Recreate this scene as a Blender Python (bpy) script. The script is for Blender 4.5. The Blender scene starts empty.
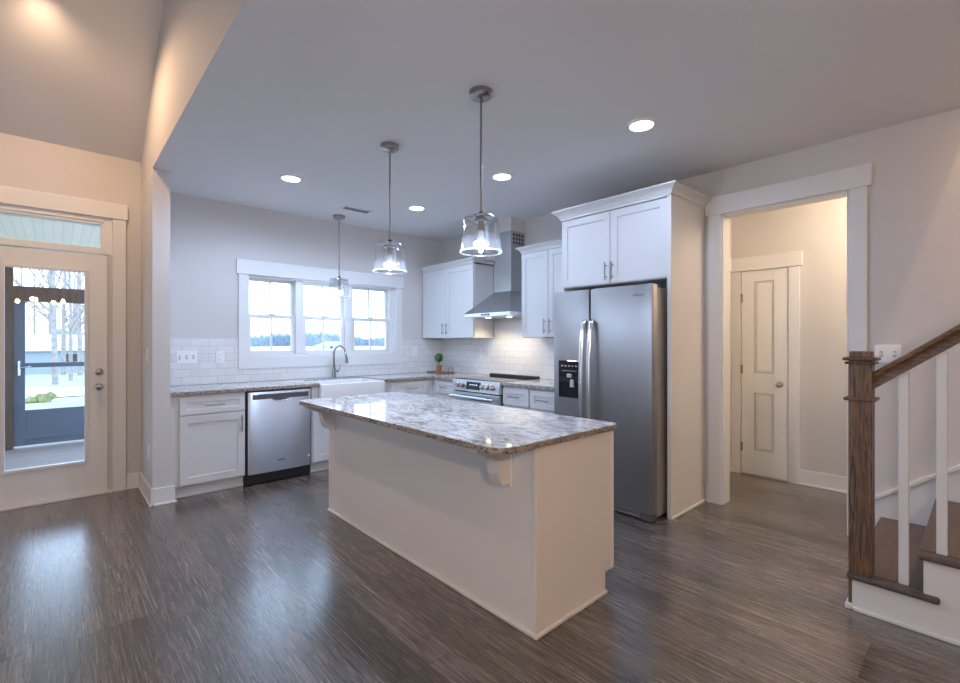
import bpy, bmesh, math, random
from mathutils import Vector, Matrix
random.seed(7)
PI = math.pi
SC = bpy.context.scene
COL = SC.collection

# ------------------------------------------------------------------ camera, sky, exposure
cam_d = bpy.data.cameras.new('camera')
cam = bpy.data.objects.new('camera', cam_d); COL.objects.link(cam)
cam.location = (-4.025, -5.229, 1.341)
cam.rotation_euler = (PI/2, 0, -0.744)
cam_d.sensor_width = 36.0
cam_d.lens = 463.437/960*36.0
cam_d.shift_x = -3.395/960
cam_d.clip_start = 0.05; cam_d.clip_end = 2000
SC.camera = cam

SC.view_settings.view_transform = 'Standard'
SC.view_settings.look = 'None'
SC.view_settings.gamma = 1.0
SC.view_settings.use_curve_mapping = False
SC.view_settings.exposure = 0.53

world = bpy.data.worlds.new('overcast_sky'); SC.world = world
world.use_nodes = True
wn = world.node_tree.nodes; wl = world.node_tree.links
bg = wn['Background']
wtc = wn.new('ShaderNodeTexCoord'); wsep = wn.new('ShaderNodeSeparateXYZ')
wl.new(wtc.outputs['Generated'], wsep.inputs[0])
wramp = wn.new('ShaderNodeValToRGB')
wramp.color_ramp.elements[0].position = 0.0; wramp.color_ramp.elements[0].color = (0.62, 0.79, 1.0, 1)
wramp.color_ramp.elements[1].position = 0.6; wramp.color_ramp.elements[1].color = (0.46, 0.68, 1.0, 1)
wl.new(wsep.outputs[2], wramp.inputs[0]); wl.new(wramp.outputs[0], bg.inputs['Color'])
SKY = 3.8
bg.inputs['Strength'].default_value = SKY

COOL = (0.55, 0.71, 1.0)      # kitchen LEDs
WARM = (1.0, 0.64, 0.39)      # living-room and hall bulbs
CAN_W, PEND_W, LIVING_W, HALL_W, CHAND_W, HOOD_W, STAIR_W = 14.0, 15.0, 56.0, 27.0, 78.0, 4.5, 45.0

# ------------------------------------------------------------------ materials
def new_mat(name):
    m = bpy.data.materials.new(name); m.use_nodes = True
    n = m.node_tree.nodes
    return m, n, m.node_tree.links, n['Principled BSDF']
def C4(c): return (c[0], c[1], c[2], 1)
def mat(name, col, rough=0.5, metal=0.0, bump=0.0, bscale=200.0, vary=0.0, spec=0.5, coat=0.0):
    m, n, l, b = new_mat(name)
    b.inputs['Base Color'].default_value = C4(col)
    b.inputs['Roughness'].default_value = rough
    b.inputs['Metallic'].default_value = metal
    b.inputs['Specular IOR Level'].default_value = spec
    b.inputs['Coat Weight'].default_value = coat
    if bump or vary:
        g = n.new('ShaderNodeNewGeometry')
        t = n.new('ShaderNodeTexNoise'); t.inputs['Scale'].default_value = bscale
        t.inputs['Detail'].default_value = 3
        l.new(g.outputs['Position'], t.inputs['Vector'])
        if bump:
            bp = n.new('ShaderNodeBump'); bp.inputs['Strength'].default_value = bump
            bp.inputs['Distance'].default_value = 0.002
            l.new(t.outputs['Fac'], bp.inputs['Height']); l.new(bp.outputs[0], b.inputs['Normal'])
        if vary:
            r = n.new('ShaderNodeValToRGB')
            r.color_ramp.elements[0].position = 0.3; r.color_ramp.elements[1].position = 0.7
            r.color_ramp.elements[0].color = C4([c*(1-vary) for c in col])
            r.color_ramp.elements[1].color = C4([min(1, c*(1+vary)) for c in col])
            l.new(t.outputs['Fac'], r.inputs[0]); l.new(r.outputs[0], b.inputs['Base Color'])
    return m
def emis(name, col, s):
    m, n, l, b = new_mat(name)
    b.inputs['Base Color'].default_value = C4(col)
    b.inputs['Emission Color'].default_value = C4(col)
    b.inputs['Emission Strength'].default_value = s
    return m
def glass(name, tint=(1, 1, 1), rough=0.0, boost=1.0, low=0.0, milk=0.0):
    m, n, l, b = new_mat(name)
    n.remove(b)
    out = n['Material Output']
    tr = n.new('ShaderNodeBsdfTransparent'); tr.inputs[0].default_value = C4(tint)
    gl = n.new('ShaderNodeBsdfGlossy'); gl.inputs['Roughness'].default_value = rough
    fr = n.new('ShaderNodeFresnel'); fr.inputs['IOR'].default_value = 1.5
    ge = n.new('ShaderNodeNewGeometry'); io = n.new('ShaderNodeMapRange')       # same reflectance from both sides of a thin pane
    io.inputs[3].default_value = 1.5; io.inputs[4].default_value = 1/1.5
    l.new(ge.outputs['Backfacing'], io.inputs[0]); l.new(io.outputs[0], fr.inputs['IOR'])
    ma = n.new('ShaderNodeMath'); ma.operation = 'MULTIPLY_ADD'; ma.use_clamp = True
    ma.inputs[1].default_value = boost; ma.inputs[2].default_value = low
    mx = n.new('ShaderNodeMixShader')
    l.new(fr.outputs[0], ma.inputs[0]); l.new(ma.outputs[0], mx.inputs[0])
    l.new(tr.outputs[0], mx.inputs[1]); l.new(gl.outputs[0], mx.inputs[2])
    if milk:                                            # a trace of scatter, as in slightly seeded glass
        df = n.new('ShaderNodeBsdfTranslucent'); m2 = n.new('ShaderNodeMixShader'); m2.inputs[0].default_value = milk
        l.new(mx.outputs[0], m2.inputs[1]); l.new(df.outputs[0], m2.inputs[2]); l.new(m2.outputs[0], out.inputs[0])
    else: l.new(mx.outputs[0], out.inputs[0])
    return m

def swizzle(n, l, order, scale=(1, 1, 1)):
    """world position re-ordered, e.g. 'yx' puts y on the texture's u axis"""
    g = n.new('ShaderNodeNewGeometry'); s = n.new('ShaderNodeSeparateXYZ'); c = n.new('ShaderNodeCombineXYZ')
    l.new(g.outputs['Position'], s.inputs[0])
    for i, ch in enumerate(order):
        mm = n.new('ShaderNodeMath'); mm.operation = 'MULTIPLY'; mm.inputs[1].default_value = scale[i]
        l.new(s.outputs['xyz'.index(ch)], mm.inputs[0]); l.new(mm.outputs[0], c.inputs[i])
    return c.outputs[0]

def floor_mat():
    m, n, l, b = new_mat('plank_floor')
    v = swizzle(n, l, 'yx')
    br = n.new('ShaderNodeTexBrick'); l.new(v, br.inputs['Vector'])
    br.offset = 0.37; br.offset_frequency = 3
    br.inputs['Scale'].default_value = 1.0
    br.inputs['Brick Width'].default_value = 1.22; br.inputs['Row Height'].default_value = 0.152
    br.inputs['Mortar Size'].default_value = 0.0012; br.inputs['Mortar Smooth'].default_value = 0.4
    br.inputs['Color1'].default_value = (0.098, 0.079, 0.069, 1)
    br.inputs['Color2'].default_value = (0.178, 0.149, 0.132, 1)
    br.inputs['Mortar'].default_value = (0.022, 0.018, 0.015, 1)
    # long grain along y, shifted plank by plank
    v2 = swizzle(n, l, 'yxz', (2.6, 42, 1))
    add = n.new('ShaderNodeVectorMath'); add.operation = 'ADD'
    sc = n.new('ShaderNodeVectorMath'); sc.operation = 'SCALE'; sc.inputs['Scale'].default_value = 90
    l.new(br.outputs['Color'], sc.inputs[0]); l.new(v2, add.inputs[0]); l.new(sc.outputs[0], add.inputs[1])
    nz = n.new('ShaderNodeTexNoise'); nz.inputs['Scale'].default_value = 1.0; nz.inputs['Detail'].default_value = 6
    nz.inputs['Roughness'].default_value = 0.72; nz.inputs['Distortion'].default_value = 1.9
    l.new(add.outputs[0], nz.inputs['Vector'])
    v3 = swizzle(n, l, 'yxz', (3.5, 130, 1))
    nf = n.new('ShaderNodeTexNoise'); nf.inputs['Scale'].default_value = 1.0; nf.inputs['Detail'].default_value = 3
    l.new(v3, nf.inputs['Vector'])
    r = n.new('ShaderNodeValToRGB')
    r.color_ramp.elements[0].position = 0.34; r.color_ramp.elements[0].color = (0.20, 0.195, 0.195, 1)
    r.color_ramp.elements[1].position = 0.68; r.color_ramp.elements[1].color = (1.55, 1.5, 1.46, 1)
    l.new(nz.outputs['Fac'], r.inputs[0])
    r2 = n.new('ShaderNodeValToRGB')
    r2.color_ramp.elements[0].position = 0.3; r2.color_ramp.elements[0].color = (0.72, 0.72, 0.72, 1)
    r2.color_ramp.elements[1].position = 0.7; r2.color_ramp.elements[1].color = (1.22, 1.22, 1.22, 1)
    l.new(nf.outputs['Fac'], r2.inputs[0])
    m1 = n.new('ShaderNodeMix'); m1.data_type = 'RGBA'; m1.blend_type = 'MULTIPLY'; m1.inputs[0].default_value = 1
    l.new(br.outputs['Color'], m1.inputs[6]); l.new(r.outputs[0], m1.inputs[7])
    m2 = n.new('ShaderNodeMix'); m2.data_type = 'RGBA'; m2.blend_type = 'MULTIPLY'; m2.inputs[0].default_value = 1
    l.new(m1.outputs[2], m2.inputs[6]); l.new(r2.outputs[0], m2.inputs[7])
    l.new(m2.outputs[2], b.inputs['Base Color'])
    b.inputs['Specular IOR Level'].default_value = 1.0; b.inputs['Coat Weight'].default_value = 0.6; b.inputs['Coat Roughness'].default_value = 0.20
    ra = n.new('ShaderNodeMapRange'); ra.inputs[3].default_value = 0.20; ra.inputs[4].default_value = 0.33
    l.new(nf.outputs['Fac'], ra.inputs[0]); l.new(ra.outputs[0], b.inputs['Roughness'])
    hs = n.new('ShaderNodeMath'); hs.operation = 'MULTIPLY_ADD'; hs.inputs[1].default_value = -1.5
    l.new(br.outputs['Fac'], hs.inputs[0]); l.new(nz.outputs['Fac'], hs.inputs[2])
    h2 = n.new('ShaderNodeMath'); h2.operation = 'ADD'; l.new(hs.outputs[0], h2.inputs[0]); l.new(nf.outputs['Fac'], h2.inputs[1])
    bp = n.new('ShaderNodeBump'); bp.inputs['Strength'].default_value = 0.10; bp.inputs['Distance'].default_value = 0.0015
    l.new(h2.outputs[0], bp.inputs['Height']); l.new(bp.outputs[0], b.inputs['Normal'])
    return m

def tile_mat(name, order):
    m, n, l, b = new_mat(name)
    v = swizzle(n, l, order)
    mp = n.new('ShaderNodeVectorMath'); mp.operation = 'ADD'; mp.inputs[1].default_value = (0.03, -0.92, 0)
    l.new(v, mp.inputs[0])
    br = n.new('ShaderNodeTexBrick'); l.new(mp.outputs[0], br.inputs['Vector'])
    br.inputs['Scale'].default_value = 1.0
    br.inputs['Brick Width'].default_value = 0.152; br.inputs['Row Height'].default_value = 0.0755
    br.inputs['Mortar Size'].default_value = 0.0022; br.inputs['Mortar Smooth'].default_value = 0.3
    br.inputs['Color1'].default_value = (0.80, 0.80, 0.80, 1); br.inputs['Color2'].default_value = (0.74, 0.74, 0.745, 1)
    br.inputs['Mortar'].default_value = (0.58, 0.57, 0.57, 1)
    l.new(br.outputs['Color'], b.inputs['Base Color'])
    b.inputs['Roughness'].default_value = 0.16
    inv = n.new('ShaderNodeMath'); inv.operation = 'SUBTRACT'; inv.inputs[0].default_value = 1
    l.new(br.outputs['Fac'], inv.inputs[1])
    bp = n.new('ShaderNodeBump'); bp.inputs['Strength'].default_value = 0.6; bp.inputs['Distance'].default_value = 0.002
    l.new(inv.outputs[0], bp.inputs['Height']); l.new(bp.outputs[0], b.inputs['Normal'])
    return m

def granite_mat(name='granite', rough=0.06, edge=False):
    m, n, l, b = new_mat(name)
    g = n.new('ShaderNodeNewGeometry')
    mp = n.new('ShaderNodeMapping'); mp.inputs['Rotation'].default_value = (0, 0, 0.5); mp.inputs['Scale'].default_value = (1.0, 0.42, 1.0)
    l.new(g.outputs['Position'], mp.inputs[0])
    big = n.new('ShaderNodeTexNoise'); big.inputs['Scale'].default_value = 60 if edge else 11; big.inputs['Detail'].default_value = 9
    big.inputs['Roughness'].default_value = 0.74; big.inputs['Distortion'].default_value = 1.6
    l.new(mp.outputs[0], big.inputs['Vector'])
    r1 = n.new('ShaderNodeValToRGB'); e = r1.color_ramp.elements
    if edge:
        e[0].position = 0.34; e[0].color = (0.07, 0.065, 0.06, 1)
        e[1].position = 0.66; e[1].color = (0.72, 0.67, 0.60, 1)
        x = e.new(0.5); x.color = (0.42, 0.35, 0.29, 1)
    else:
        e[0].position = 0.33; e[0].color = (0.10, 0.10, 0.11, 1)
        e[1].position = 0.62; e[1].color = (0.74, 0.74, 0.74, 1)
        x = e.new(0.42); x.color = (0.30, 0.30, 0.31, 1)
        x = e.new(0.49); x.color = (0.60, 0.59, 0.58, 1)
    l.new(big.outputs['Fac'], r1.inputs[0])
    # dark flecks and tan crystals
    vo = n.new('ShaderNodeTexVoronoi'); vo.inputs['Scale'].default_value = 150 if edge else 80
    nz = n.new('ShaderNodeTexNoise'); nz.inputs['Scale'].default_value = 9; nz.inputs['Detail'].default_value = 2
    l.new(g.outputs['Position'], nz.inputs['Vector'])
    mxv = n.new('ShaderNodeVectorMath'); mxv.operation = 'MULTIPLY_ADD'; mxv.inputs[1].default_value = (0.06, 0.06, 0.06)
    l.new(nz.outputs['Color'], mxv.inputs[0]); l.new(mp.outputs[0], mxv.inputs[2])
    l.new(mxv.outputs[0], vo.inputs['Vector'])
    sp = n.new('ShaderNodeSeparateColor'); l.new(vo.outputs['Color'], sp.inputs[0])
    rd = n.new('ShaderNodeValToRGB'); rd.color_ramp.interpolation = 'LINEAR'
    rd.color_ramp.elements[0].position = 0.86 if not edge else 0.70; rd.color_ramp.elements[0].color = (0, 0, 0, 1)
    rd.color_ramp.elements[1].position = 0.90 if not edge else 0.74; rd.color_ramp.elements[1].color = (1, 1, 1, 1)
    l.new(sp.outputs[0], rd.inputs[0])
    md = n.new('ShaderNodeMix'); md.data_type = 'RGBA'; md.inputs[7].default_value = (0.07, 0.065, 0.065, 1)
    sfac = n.new('ShaderNodeMath'); sfac.operation = 'MULTIPLY'; sfac.inputs[1].default_value = 0.55 if not edge else 0.95
    l.new(rd.outputs[0], sfac.inputs[0]); l.new(sfac.outputs[0], md.inputs[0]); l.new(r1.outputs[0], md.inputs[6])
    rt = n.new('ShaderNodeValToRGB')
    rt.color_ramp.elements[0].position = 0.80; rt.color_ramp.elements[0].color = (0, 0, 0, 1)
    rt.color_ramp.elements[1].position = 0.86; rt.color_ramp.elements[1].color = (0.55, 0.55, 0.55, 1)
    l.new(sp.outputs[1], rt.inputs[0])
    mt = n.new('ShaderNodeMix'); mt.data_type = 'RGBA'; mt.inputs[7].default_value = (0.50, 0.40, 0.31, 1)
    l.new(rt.outputs[0], mt.inputs[0]); l.new(md.outputs[2], mt.inputs[6])
    l.new(mt.outputs[2], b.inputs['Base Color'])
    b.inputs['Roughness'].default_value = rough if not edge else 0.3
    if edge:
        bp = n.new('ShaderNodeBump'); bp.inputs['Strength'].default_value = 0.7; bp.inputs['Distance'].default_value = 0.008
        l.new(vo.outputs['Distance'], bp.inputs['Height']); l.new(bp.outputs[0], b.inputs['Normal'])
    return m

def steel_mat(name, col=(0.50, 0.51, 0.53), rough=0.28, axis='z'):
    """brushed steel, hairlines across the given axis"""
    m, n, l, b = new_mat(name)
    s = {'z': (500, 500, 1.5), 'h': (1.5, 1.5, 600)}[axis]
    v = swizzle(n, l, 'xyz', s)
    nz = n.new('ShaderNodeTexNoise'); nz.inputs['Scale'].default_value = 1; nz.inputs['Detail'].default_value = 2
    l.new(v, nz.inputs['Vector'])
    ra = n.new('ShaderNodeMapRange'); ra.inputs[3].default_value = rough-0.05; ra.inputs[4].default_value = rough+0.07
    l.new(nz.outputs['Fac'], ra.inputs[0]); l.new(ra.outputs[0], b.inputs['Roughness'])
    b.inputs['Base Color'].default_value = C4(col); b.inputs['Metallic'].default_value = 1.0
    b.inputs['Anisotropic'].default_value = 0.3
    return m

def streaked_steel(name, col, rough):
    """steel brushed sideways, so lights smear into upright streaks"""
    m, n, l, b = new_mat(name)
    b.inputs['Base Color'].default_value = C4(col); b.inputs['Metallic'].default_value = 1.0
    b.inputs['Roughness'].default_value = rough; b.inputs['Anisotropic'].default_value = 0.85
    tg = n.new('ShaderNodeTangent'); tg.direction_type = 'RADIAL'; tg.axis = 'Z'
    b.inputs['Anisotropic Rotation'].default_value = 0.25
    l.new(tg.outputs[0], b.inputs['Tangent'])
    return m

def wood_mat(name, dark, light, order='zxy', stretch=3.0, across=45.0, rough=0.4, contrast=(0.35, 0.65)):
    m, n, l, b = new_mat(name)
    v = swizzle(n, l, order, (stretch, across, across))
    nz = n.new('ShaderNodeTexNoise'); nz.inputs['Scale'].default_value = 1; nz.inputs['Detail'].default_value = 5
    nz.inputs['Roughness'].default_value = 0.65; nz.inputs['Distortion'].default_value = 1.8
    l.new(v, nz.inputs['Vector'])
    r = n.new('ShaderNodeValToRGB')
    r.color_ramp.elements[0].position = contrast[0]; r.color_ramp.elements[0].color = C4(dark)
    r.color_ramp.elements[1].position = contrast[1]; r.color_ramp.elements[1].color = C4(light)
    l.new(nz.outputs['Fac'], r.inputs[0]); l.new(r.outputs[0], b.inputs['Base Color'])
    b.inputs['Roughness'].default_value = rough
    bp = n.new('ShaderNodeBump'); bp.inputs['Strength'].default_value = 0.25; bp.inputs['Distance'].default_value = 0.001
    l.new(nz.outputs['Fac'], bp.inputs['Height']); l.new(bp.outputs[0], b.inputs['Normal'])
    return m

def boards_mat(name, order, width, c1, c2, gap, rough=0.6):
    m, n, l, b = new_mat(name)
    v = swizzle(n, l, order)
    br = n.new('ShaderNodeTexBrick'); l.new(v, br.inputs['Vector']); br.offset = 0.0
    br.inputs['Scale'].default_value = 1.0
    br.inputs['Brick Width'].default_value = 50; br.inputs['Row Height'].default_value = width
    br.inputs['Mortar Size'].default_value = width*0.06
    br.inputs['Color1'].default_value = C4(c1); br.inputs['Color2'].default_value = C4(c2); br.inputs['Mortar'].default_value = C4(gap)
    l.new(br.outputs['Color'], b.inputs['Base Color']); b.inputs['Roughness'].default_value = rough
    return m

M = dict(
    wall=mat('wall_paint', (0.64, 0.62, 0.61), 0.75, bump=0.08, bscale=350),
    living=mat('living_paint', (0.60, 0.575, 0.56), 0.75, bump=0.08, bscale=350),
    ceil=mat('ceiling_paint', (0.78, 0.77, 0.77), 0.85, bump=0.10, bscale=260),
    trim=mat('white_trim', (0.76, 0.76, 0.76), 0.35),
    cab=mat('white_cabinet', (0.69, 0.69, 0.70), 0.33),
    isl=mat('island_paint', (0.82, 0.79, 0.765), 0.36),
    fpanel=mat('surround_paint', (0.72, 0.705, 0.69), 0.36),
    door=mat('white_door', (0.80, 0.80, 0.79), 0.38),
    floor=floor_mat(),
    tile_b=tile_mat('subway_tile_back', 'xz'), tile_r=tile_mat('subway_tile_range', 'yz'),
    granite=granite_mat(), gedge=granite_mat('granite_edge', edge=True),
    steel=mat('brushed_steel', (0.72, 0.745, 0.79), 0.34, 1.0), steelh=mat('brushed_steel_hood', (0.50, 0.51, 0.52), 0.32, 1.0),
    dwsteel=streaked_steel('dishwasher_steel', (0.70, 0.735, 0.80), 0.34),
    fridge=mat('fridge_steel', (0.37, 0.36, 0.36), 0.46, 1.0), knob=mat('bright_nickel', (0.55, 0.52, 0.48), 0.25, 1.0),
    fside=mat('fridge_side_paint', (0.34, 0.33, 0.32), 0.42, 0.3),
    handle=steel_mat('polished_steel', (0.72, 0.73, 0.75), 0.2),
    nickel=mat('brushed_nickel', (0.36, 0.34, 0.32), 0.28, 1.0),
    chrome=mat('dark_chrome', (0.42, 0.42, 0.43), 0.18, 1.0),
    black=mat('black_plastic', (0.018, 0.018, 0.02), 0.4),
    bglass=mat('black_glass', (0.012, 0.012, 0.014), 0.06),
    dgray=mat('dark_grey_plastic', (0.09, 0.09, 0.10), 0.45),
    grey=mat('grey_plastic', (0.42, 0.42, 0.44), 0.4),
    pane=glass('window_glass'), dpane=glass('door_glass', boost=1.2), shade=glass('clear_shade_glass', (0.97, 0.98, 0.99), 0.02, 1.4, 0.04, 0.010), lip=glass('shade_rim_glass', (0.9, 0.93, 0.97), 0.05, 1.5, 0.08, 0.16),
    plate=mat('white_plastic', (0.84, 0.84, 0.84), 0.3),
    slot=mat('slot_grey', (0.30, 0.30, 0.30), 0.5),
    porcelain=mat('white_porcelain', (0.86, 0.86, 0.87), 0.12),
    bulb=emis('cool_bulb', (0.88, 0.93, 1.0), 9.0), lens=emis('cool_led_lens', (0.9, 0.95, 1.0), 9.0),
    frost=mat('frosted_bulb_neck', (0.45, 0.45, 0.47), 0.4),
    wbulb=emis('warm_bulb', (1.0, 0.66, 0.36), 60.0), wlens=emis('warm_led_lens', (1.0, 0.78, 0.52), 9.0),
    oak=wood_mat('stained_oak', (0.035, 0.019, 0.010), (0.23, 0.120, 0.056), 'zyx', 5.0, 60.0, 0.38),
    oaky=wood_mat('stained_oak_rail', (0.040, 0.022, 0.012), (0.22, 0.118, 0.060), 'yzx', 5.0, 60.0, 0.36),
    tread=wood_mat('tread_wood', (0.066, 0.047, 0.038), (0.115, 0.085, 0.070), 'xyz', 3.0, 30.0, 0.42),
    terra=mat('terracotta', (0.42, 0.20, 0.11), 0.7, vary=0.15, bscale=60),
    leaf=mat('topiary_leaf', (0.075, 0.19, 0.035), 0.5, vary=0.4, bscale=60),
    stem=mat('plant_stem', (0.10, 0.055, 0.03), 0.8),
    board=wood_mat('tray_wood', (0.20, 0.09, 0.05), (0.36, 0.18, 0.10), 'yxz', 4, 50, 0.5),
    display=mat('display_glass', (0.03, 0.035, 0.045), 0.08),
    digits=emis('lit_digits', (0.6, 0.8, 1.0), 1.2),
    deck=boards_mat('deck_boards', 'xy', 0.095, (0.20, 0.165, 0.155), (0.25, 0.21, 0.20), (0.05, 0.04, 0.04)),
    bead=boards_mat('bead_board', 'yx', 0.075, (0.92, 0.86, 0.80), (0.89, 0.83, 0.77), (0.78, 0.74, 0.69)),
    brown=wood_mat('brown_porch_wood', (0.055, 0.033, 0.026), (0.105, 0.066, 0.05), 'zyx', 2, 20, 0.6),
    navy=mat('slate_blue_door_paint', (0.085, 0.115, 0.16), 0.5),
    grass=mat('winter_lawn', (0.30, 0.30, 0.20), 0.9, vary=0.25, bscale=0.6),
    straw=mat('straw_field', (0.47, 0.42, 0.34), 0.9, vary=0.12, bscale=0.05),
    road=mat('gravel_road', (0.50, 0.48, 0.47), 0.9, vary=0.1, bscale=4),
    bark=mat('bare_bark', (0.30, 0.265, 0.25), 0.9, vary=0.25, bscale=5),
    haze_tree=mat('haze_blue_trees', (0.20, 0.25, 0.30), 0.9, vary=0.3, bscale=0.4),  # blue-grey of distance haze mixed into the tree colour
    siding=mat('blue_grey_siding', (0.30, 0.36, 0.43), 0.8), roof=mat('grey_shingle', (0.42, 0.42, 0.43), 0.9, vary=0.1, bscale=3),
    whouse=mat('white_siding', (0.62, 0.62, 0.62), 0.8), shrub=mat('yellow_green_shrub', (0.20, 0.20, 0.08), 0.8, vary=0.3, bscale=6),
    hwin=mat('dark_house_window', (0.04, 0.05, 0.06), 0.1),
)

# ------------------------------------------------------------------ building helpers
ORIGIN = {}
def wloc(o): return ORIGIN.get(o.name, Vector((0, 0, 0)))
class MB:
    """collects shapes in world coordinates; build() links them as one mesh"""
    def __init__(s): s.bm = bmesh.new()
    def box(s, x0, x1, y0, y1, z0, z1, bev=0.0, seg=2):
        t = bmesh.new()
        bmesh.ops.create_cube(t, size=1)
        for v in t.verts:
            v.co = Vector(((x0+x1)/2+v.co.x*abs(x1-x0), (y0+y1)/2+v.co.y*abs(y1-y0), (z0+z1)/2+v.co.z*abs(z1-z0)))
        if bev: bmesh.ops.bevel(t, geom=t.edges[:], offset=bev, segments=seg, affect='EDGES', profile=0.5)
        return s.merge(t)
    def merge(s, t, mtx=None):
        if mtx is not None: bmesh.ops.transform(t, matrix=mtx, verts=t.verts)
        me = bpy.data.meshes.new('tmp'); t.to_mesh(me); t.free(); s.bm.from_mesh(me); bpy.data.meshes.remove(me)
        return s
    def prism(s, pts, axis, a, b, bev=0.0, seg=2, mtx=None):
        """polygon in the plane across `axis`, swept from a to b.  axis z: pts=(x,y); axis y: pts=(x,z); axis x: pts=(y,z)"""
        t = bmesh.new()
        def P(p, k):
            return {'z': (p[0], p[1], k), 'y': (p[0], k, p[1]), 'x': (k, p[0], p[1])}[axis]
        lo = [t.verts.new(P(p, a)) for p in pts]; hi = [t.verts.new(P(p, b)) for p in pts]
        nn = len(pts)
        f0 = t.faces.new(lo); f1 = t.faces.new(hi)
        for i in range(nn): t.faces.new((lo[i], lo[(i+1) % nn], hi[(i+1) % nn], hi[i]))
        bmesh.ops.recalc_face_normals(t, faces=t.faces[:])
        if bev:
            es = [e for e in t.edges if (f0 in e.link_faces or f1 in e.link_faces)]
            bmesh.ops.bevel(t, geom=es, offset=bev, segments=seg, affect='EDGES', profile=0.5)
        return s.merge(t, mtx)
    def tube(s, pts, r, n=12, cap=True, flat=None):
        """round tube through points; r a number or a list"""
        pts = [Vector(p) for p in pts]; rs = r if isinstance(r, (list, tuple)) else [r]*len(pts)
        t = bmesh.new(); rings = []
        up = None
        for i, p in enumerate(pts):
            d = (pts[min(i+1, len(pts)-1)]-pts[max(i-1, 0)]).normalized()
            if up is None:
                up = Vector((0, 0, 1)) if abs(d.z) < 0.9 else Vector((1, 0, 0))
            u = (up-d*up.dot(d)).normalized(); w = d.cross(u); up = u
            fx, fy = (flat if flat else (1, 1))
            rings.append([t.verts.new(p+(u*math.cos(2*PI*k/n)*fx+w*math.sin(2*PI*k/n)*fy)*rs[i]) for k in range(n)])
        for a, b2 in zip(rings, rings[1:]):
            for k in range(n): t.faces.new((a[k], a[(k+1) % n], b2[(k+1) % n], b2[k]))
        if cap: t.faces.new(rings[0][::-1]); t.faces.new(rings[-1])
        bmesh.ops.recalc_face_normals(t, faces=t.faces[:])
        return s.merge(t)
    def lathe(s, prof, cx, cy, n=28, cap=True, mtx=None):
        """profile of (radius, z) spun about the vertical through cx, cy"""
        t = bmesh.new(); rings = []
        for (r, z) in prof:
            rings.append([t.verts.new((cx+r*math.cos(2*PI*k/n), cy+r*math.sin(2*PI*k/n), z)) for k in range(n)])
        for a, b2 in zip(rings, rings[1:]):
            for k in range(n): t.faces.new((a[k], a[(k+1) % n], b2[(k+1) % n], b2[k]))
        if cap: t.faces.new(rings[0][::-1]); t.faces.new(rings[-1])
        bmesh.ops.recalc_face_normals(t, faces=t.faces[:])
        return s.merge(t, mtx)
    def disc_axis(s, prof, c, axis, n=24):
        """profile of (radius, distance along axis) spun about an axis vector through c"""
        q = Vector((0, 0, 1)).rotation_difference(Vector(axis).normalized()).to_matrix().to_4x4()
        return s.lathe(prof, 0, 0, n, True, Matrix.Translation(Vector(c)) @ q)
    def build(s, name, m, parent=None, smooth=False, kind=None, label=None, cat=None, group=None, loc=None, bevel=0.0):
        me = bpy.data.meshes.new(name)
        if parent is not None: org = wloc(parent)
        elif loc is not None: org = Vector(loc)
        elif kind is not None: org = Vector((0, 0, 0))
        else:
            xs = [v.co for v in s.bm.verts]
            org = Vector((sum(c.x for c in xs)/len(xs), sum(c.y for c in xs)/len(xs), min(c.z for c in xs)))
        bmesh.ops.translate(s.bm, verts=s.bm.verts, vec=-org)
        s.bm.to_mesh(me); s.bm.free()
        o = bpy.data.objects.new(name, me); COL.objects.link(o)
        me.materials.append(m)
        if parent is None: o.location = org
        else: o.parent = parent
        ORIGIN[o.name] = org
        if smooth:
            for p in me.polygons: p.use_smooth = True
            me.set_sharp_from_angle(angle=math.radians(38))
        if kind: o['kind'] = kind
        if label: o['label'] = label
        if cat: o['category'] = cat
        if group: o['group'] = group
        return o
def B(*boxes):
    m = MB()
    for b in boxes: m.box(*b)
    return m
def thing(name, label, cat, loc, group=None, kind=None):
    o = bpy.data.objects.new(name, None); COL.objects.link(o); o.location = loc; o.empty_display_size = 0.1
    ORIGIN[o.name] = Vector(loc)
    o['label'] = label; o['category'] = cat
    if group: o['group'] = group
    if kind: o['kind'] = kind
    return o
def copy_tree(o, loc=None, label=None, parent=None):
    c = o.copy(); COL.objects.link(c)
    if parent is not None: c.parent = parent
    if loc is not None: c.location = loc
    if label: c['label'] = label
    for ch in list(o.children): copy_tree(ch, parent=c)
    return c
def lamp(name, kind, energy, col, loc, parent=None, size=0.1, spot=None, blend=0.6, rot=None, spread=None):
    d = bpy.data.lights.new(name, kind); d.energy = energy; d.color = col
    if kind == 'AREA':
        d.shape = 'DISK'; d.size = size
        if spread: d.spread = spread
    else: d.shadow_soft_size = size
    if kind == 'SPOT': d.spot_size = spot; d.spot_blend = blend
    o = bpy.data.objects.new(name, d); COL.objects.link(o)
    if parent is not None: o.parent = parent; o.location = Vector(loc)-wloc(parent)
    else: o.location = loc
    if rot: o.rotation_euler = rot
    return o
def S(name, mb, m, label, cat='room', **k):
    return mb.build(name, m, kind='structure', label=label, cat=cat, **k)

# ------------------------------------------------------------------ room shell
CH = 2.755                       # kitchen ceiling
XH = -3.453                      # header / stub wall face on the living side
XS = -3.330                      # stub wall face on the kitchen side
YD = 0.06                        # patio-door wall
YB = -8.6                        # wall behind the camera
XL = -8.4                        # far living wall
S('floor', B((XL, 3.2, YB, 0.12, -0.06, 0)), M['floor'], 'dark grey-brown wood plank floor running through the rooms', 'floor')
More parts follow.
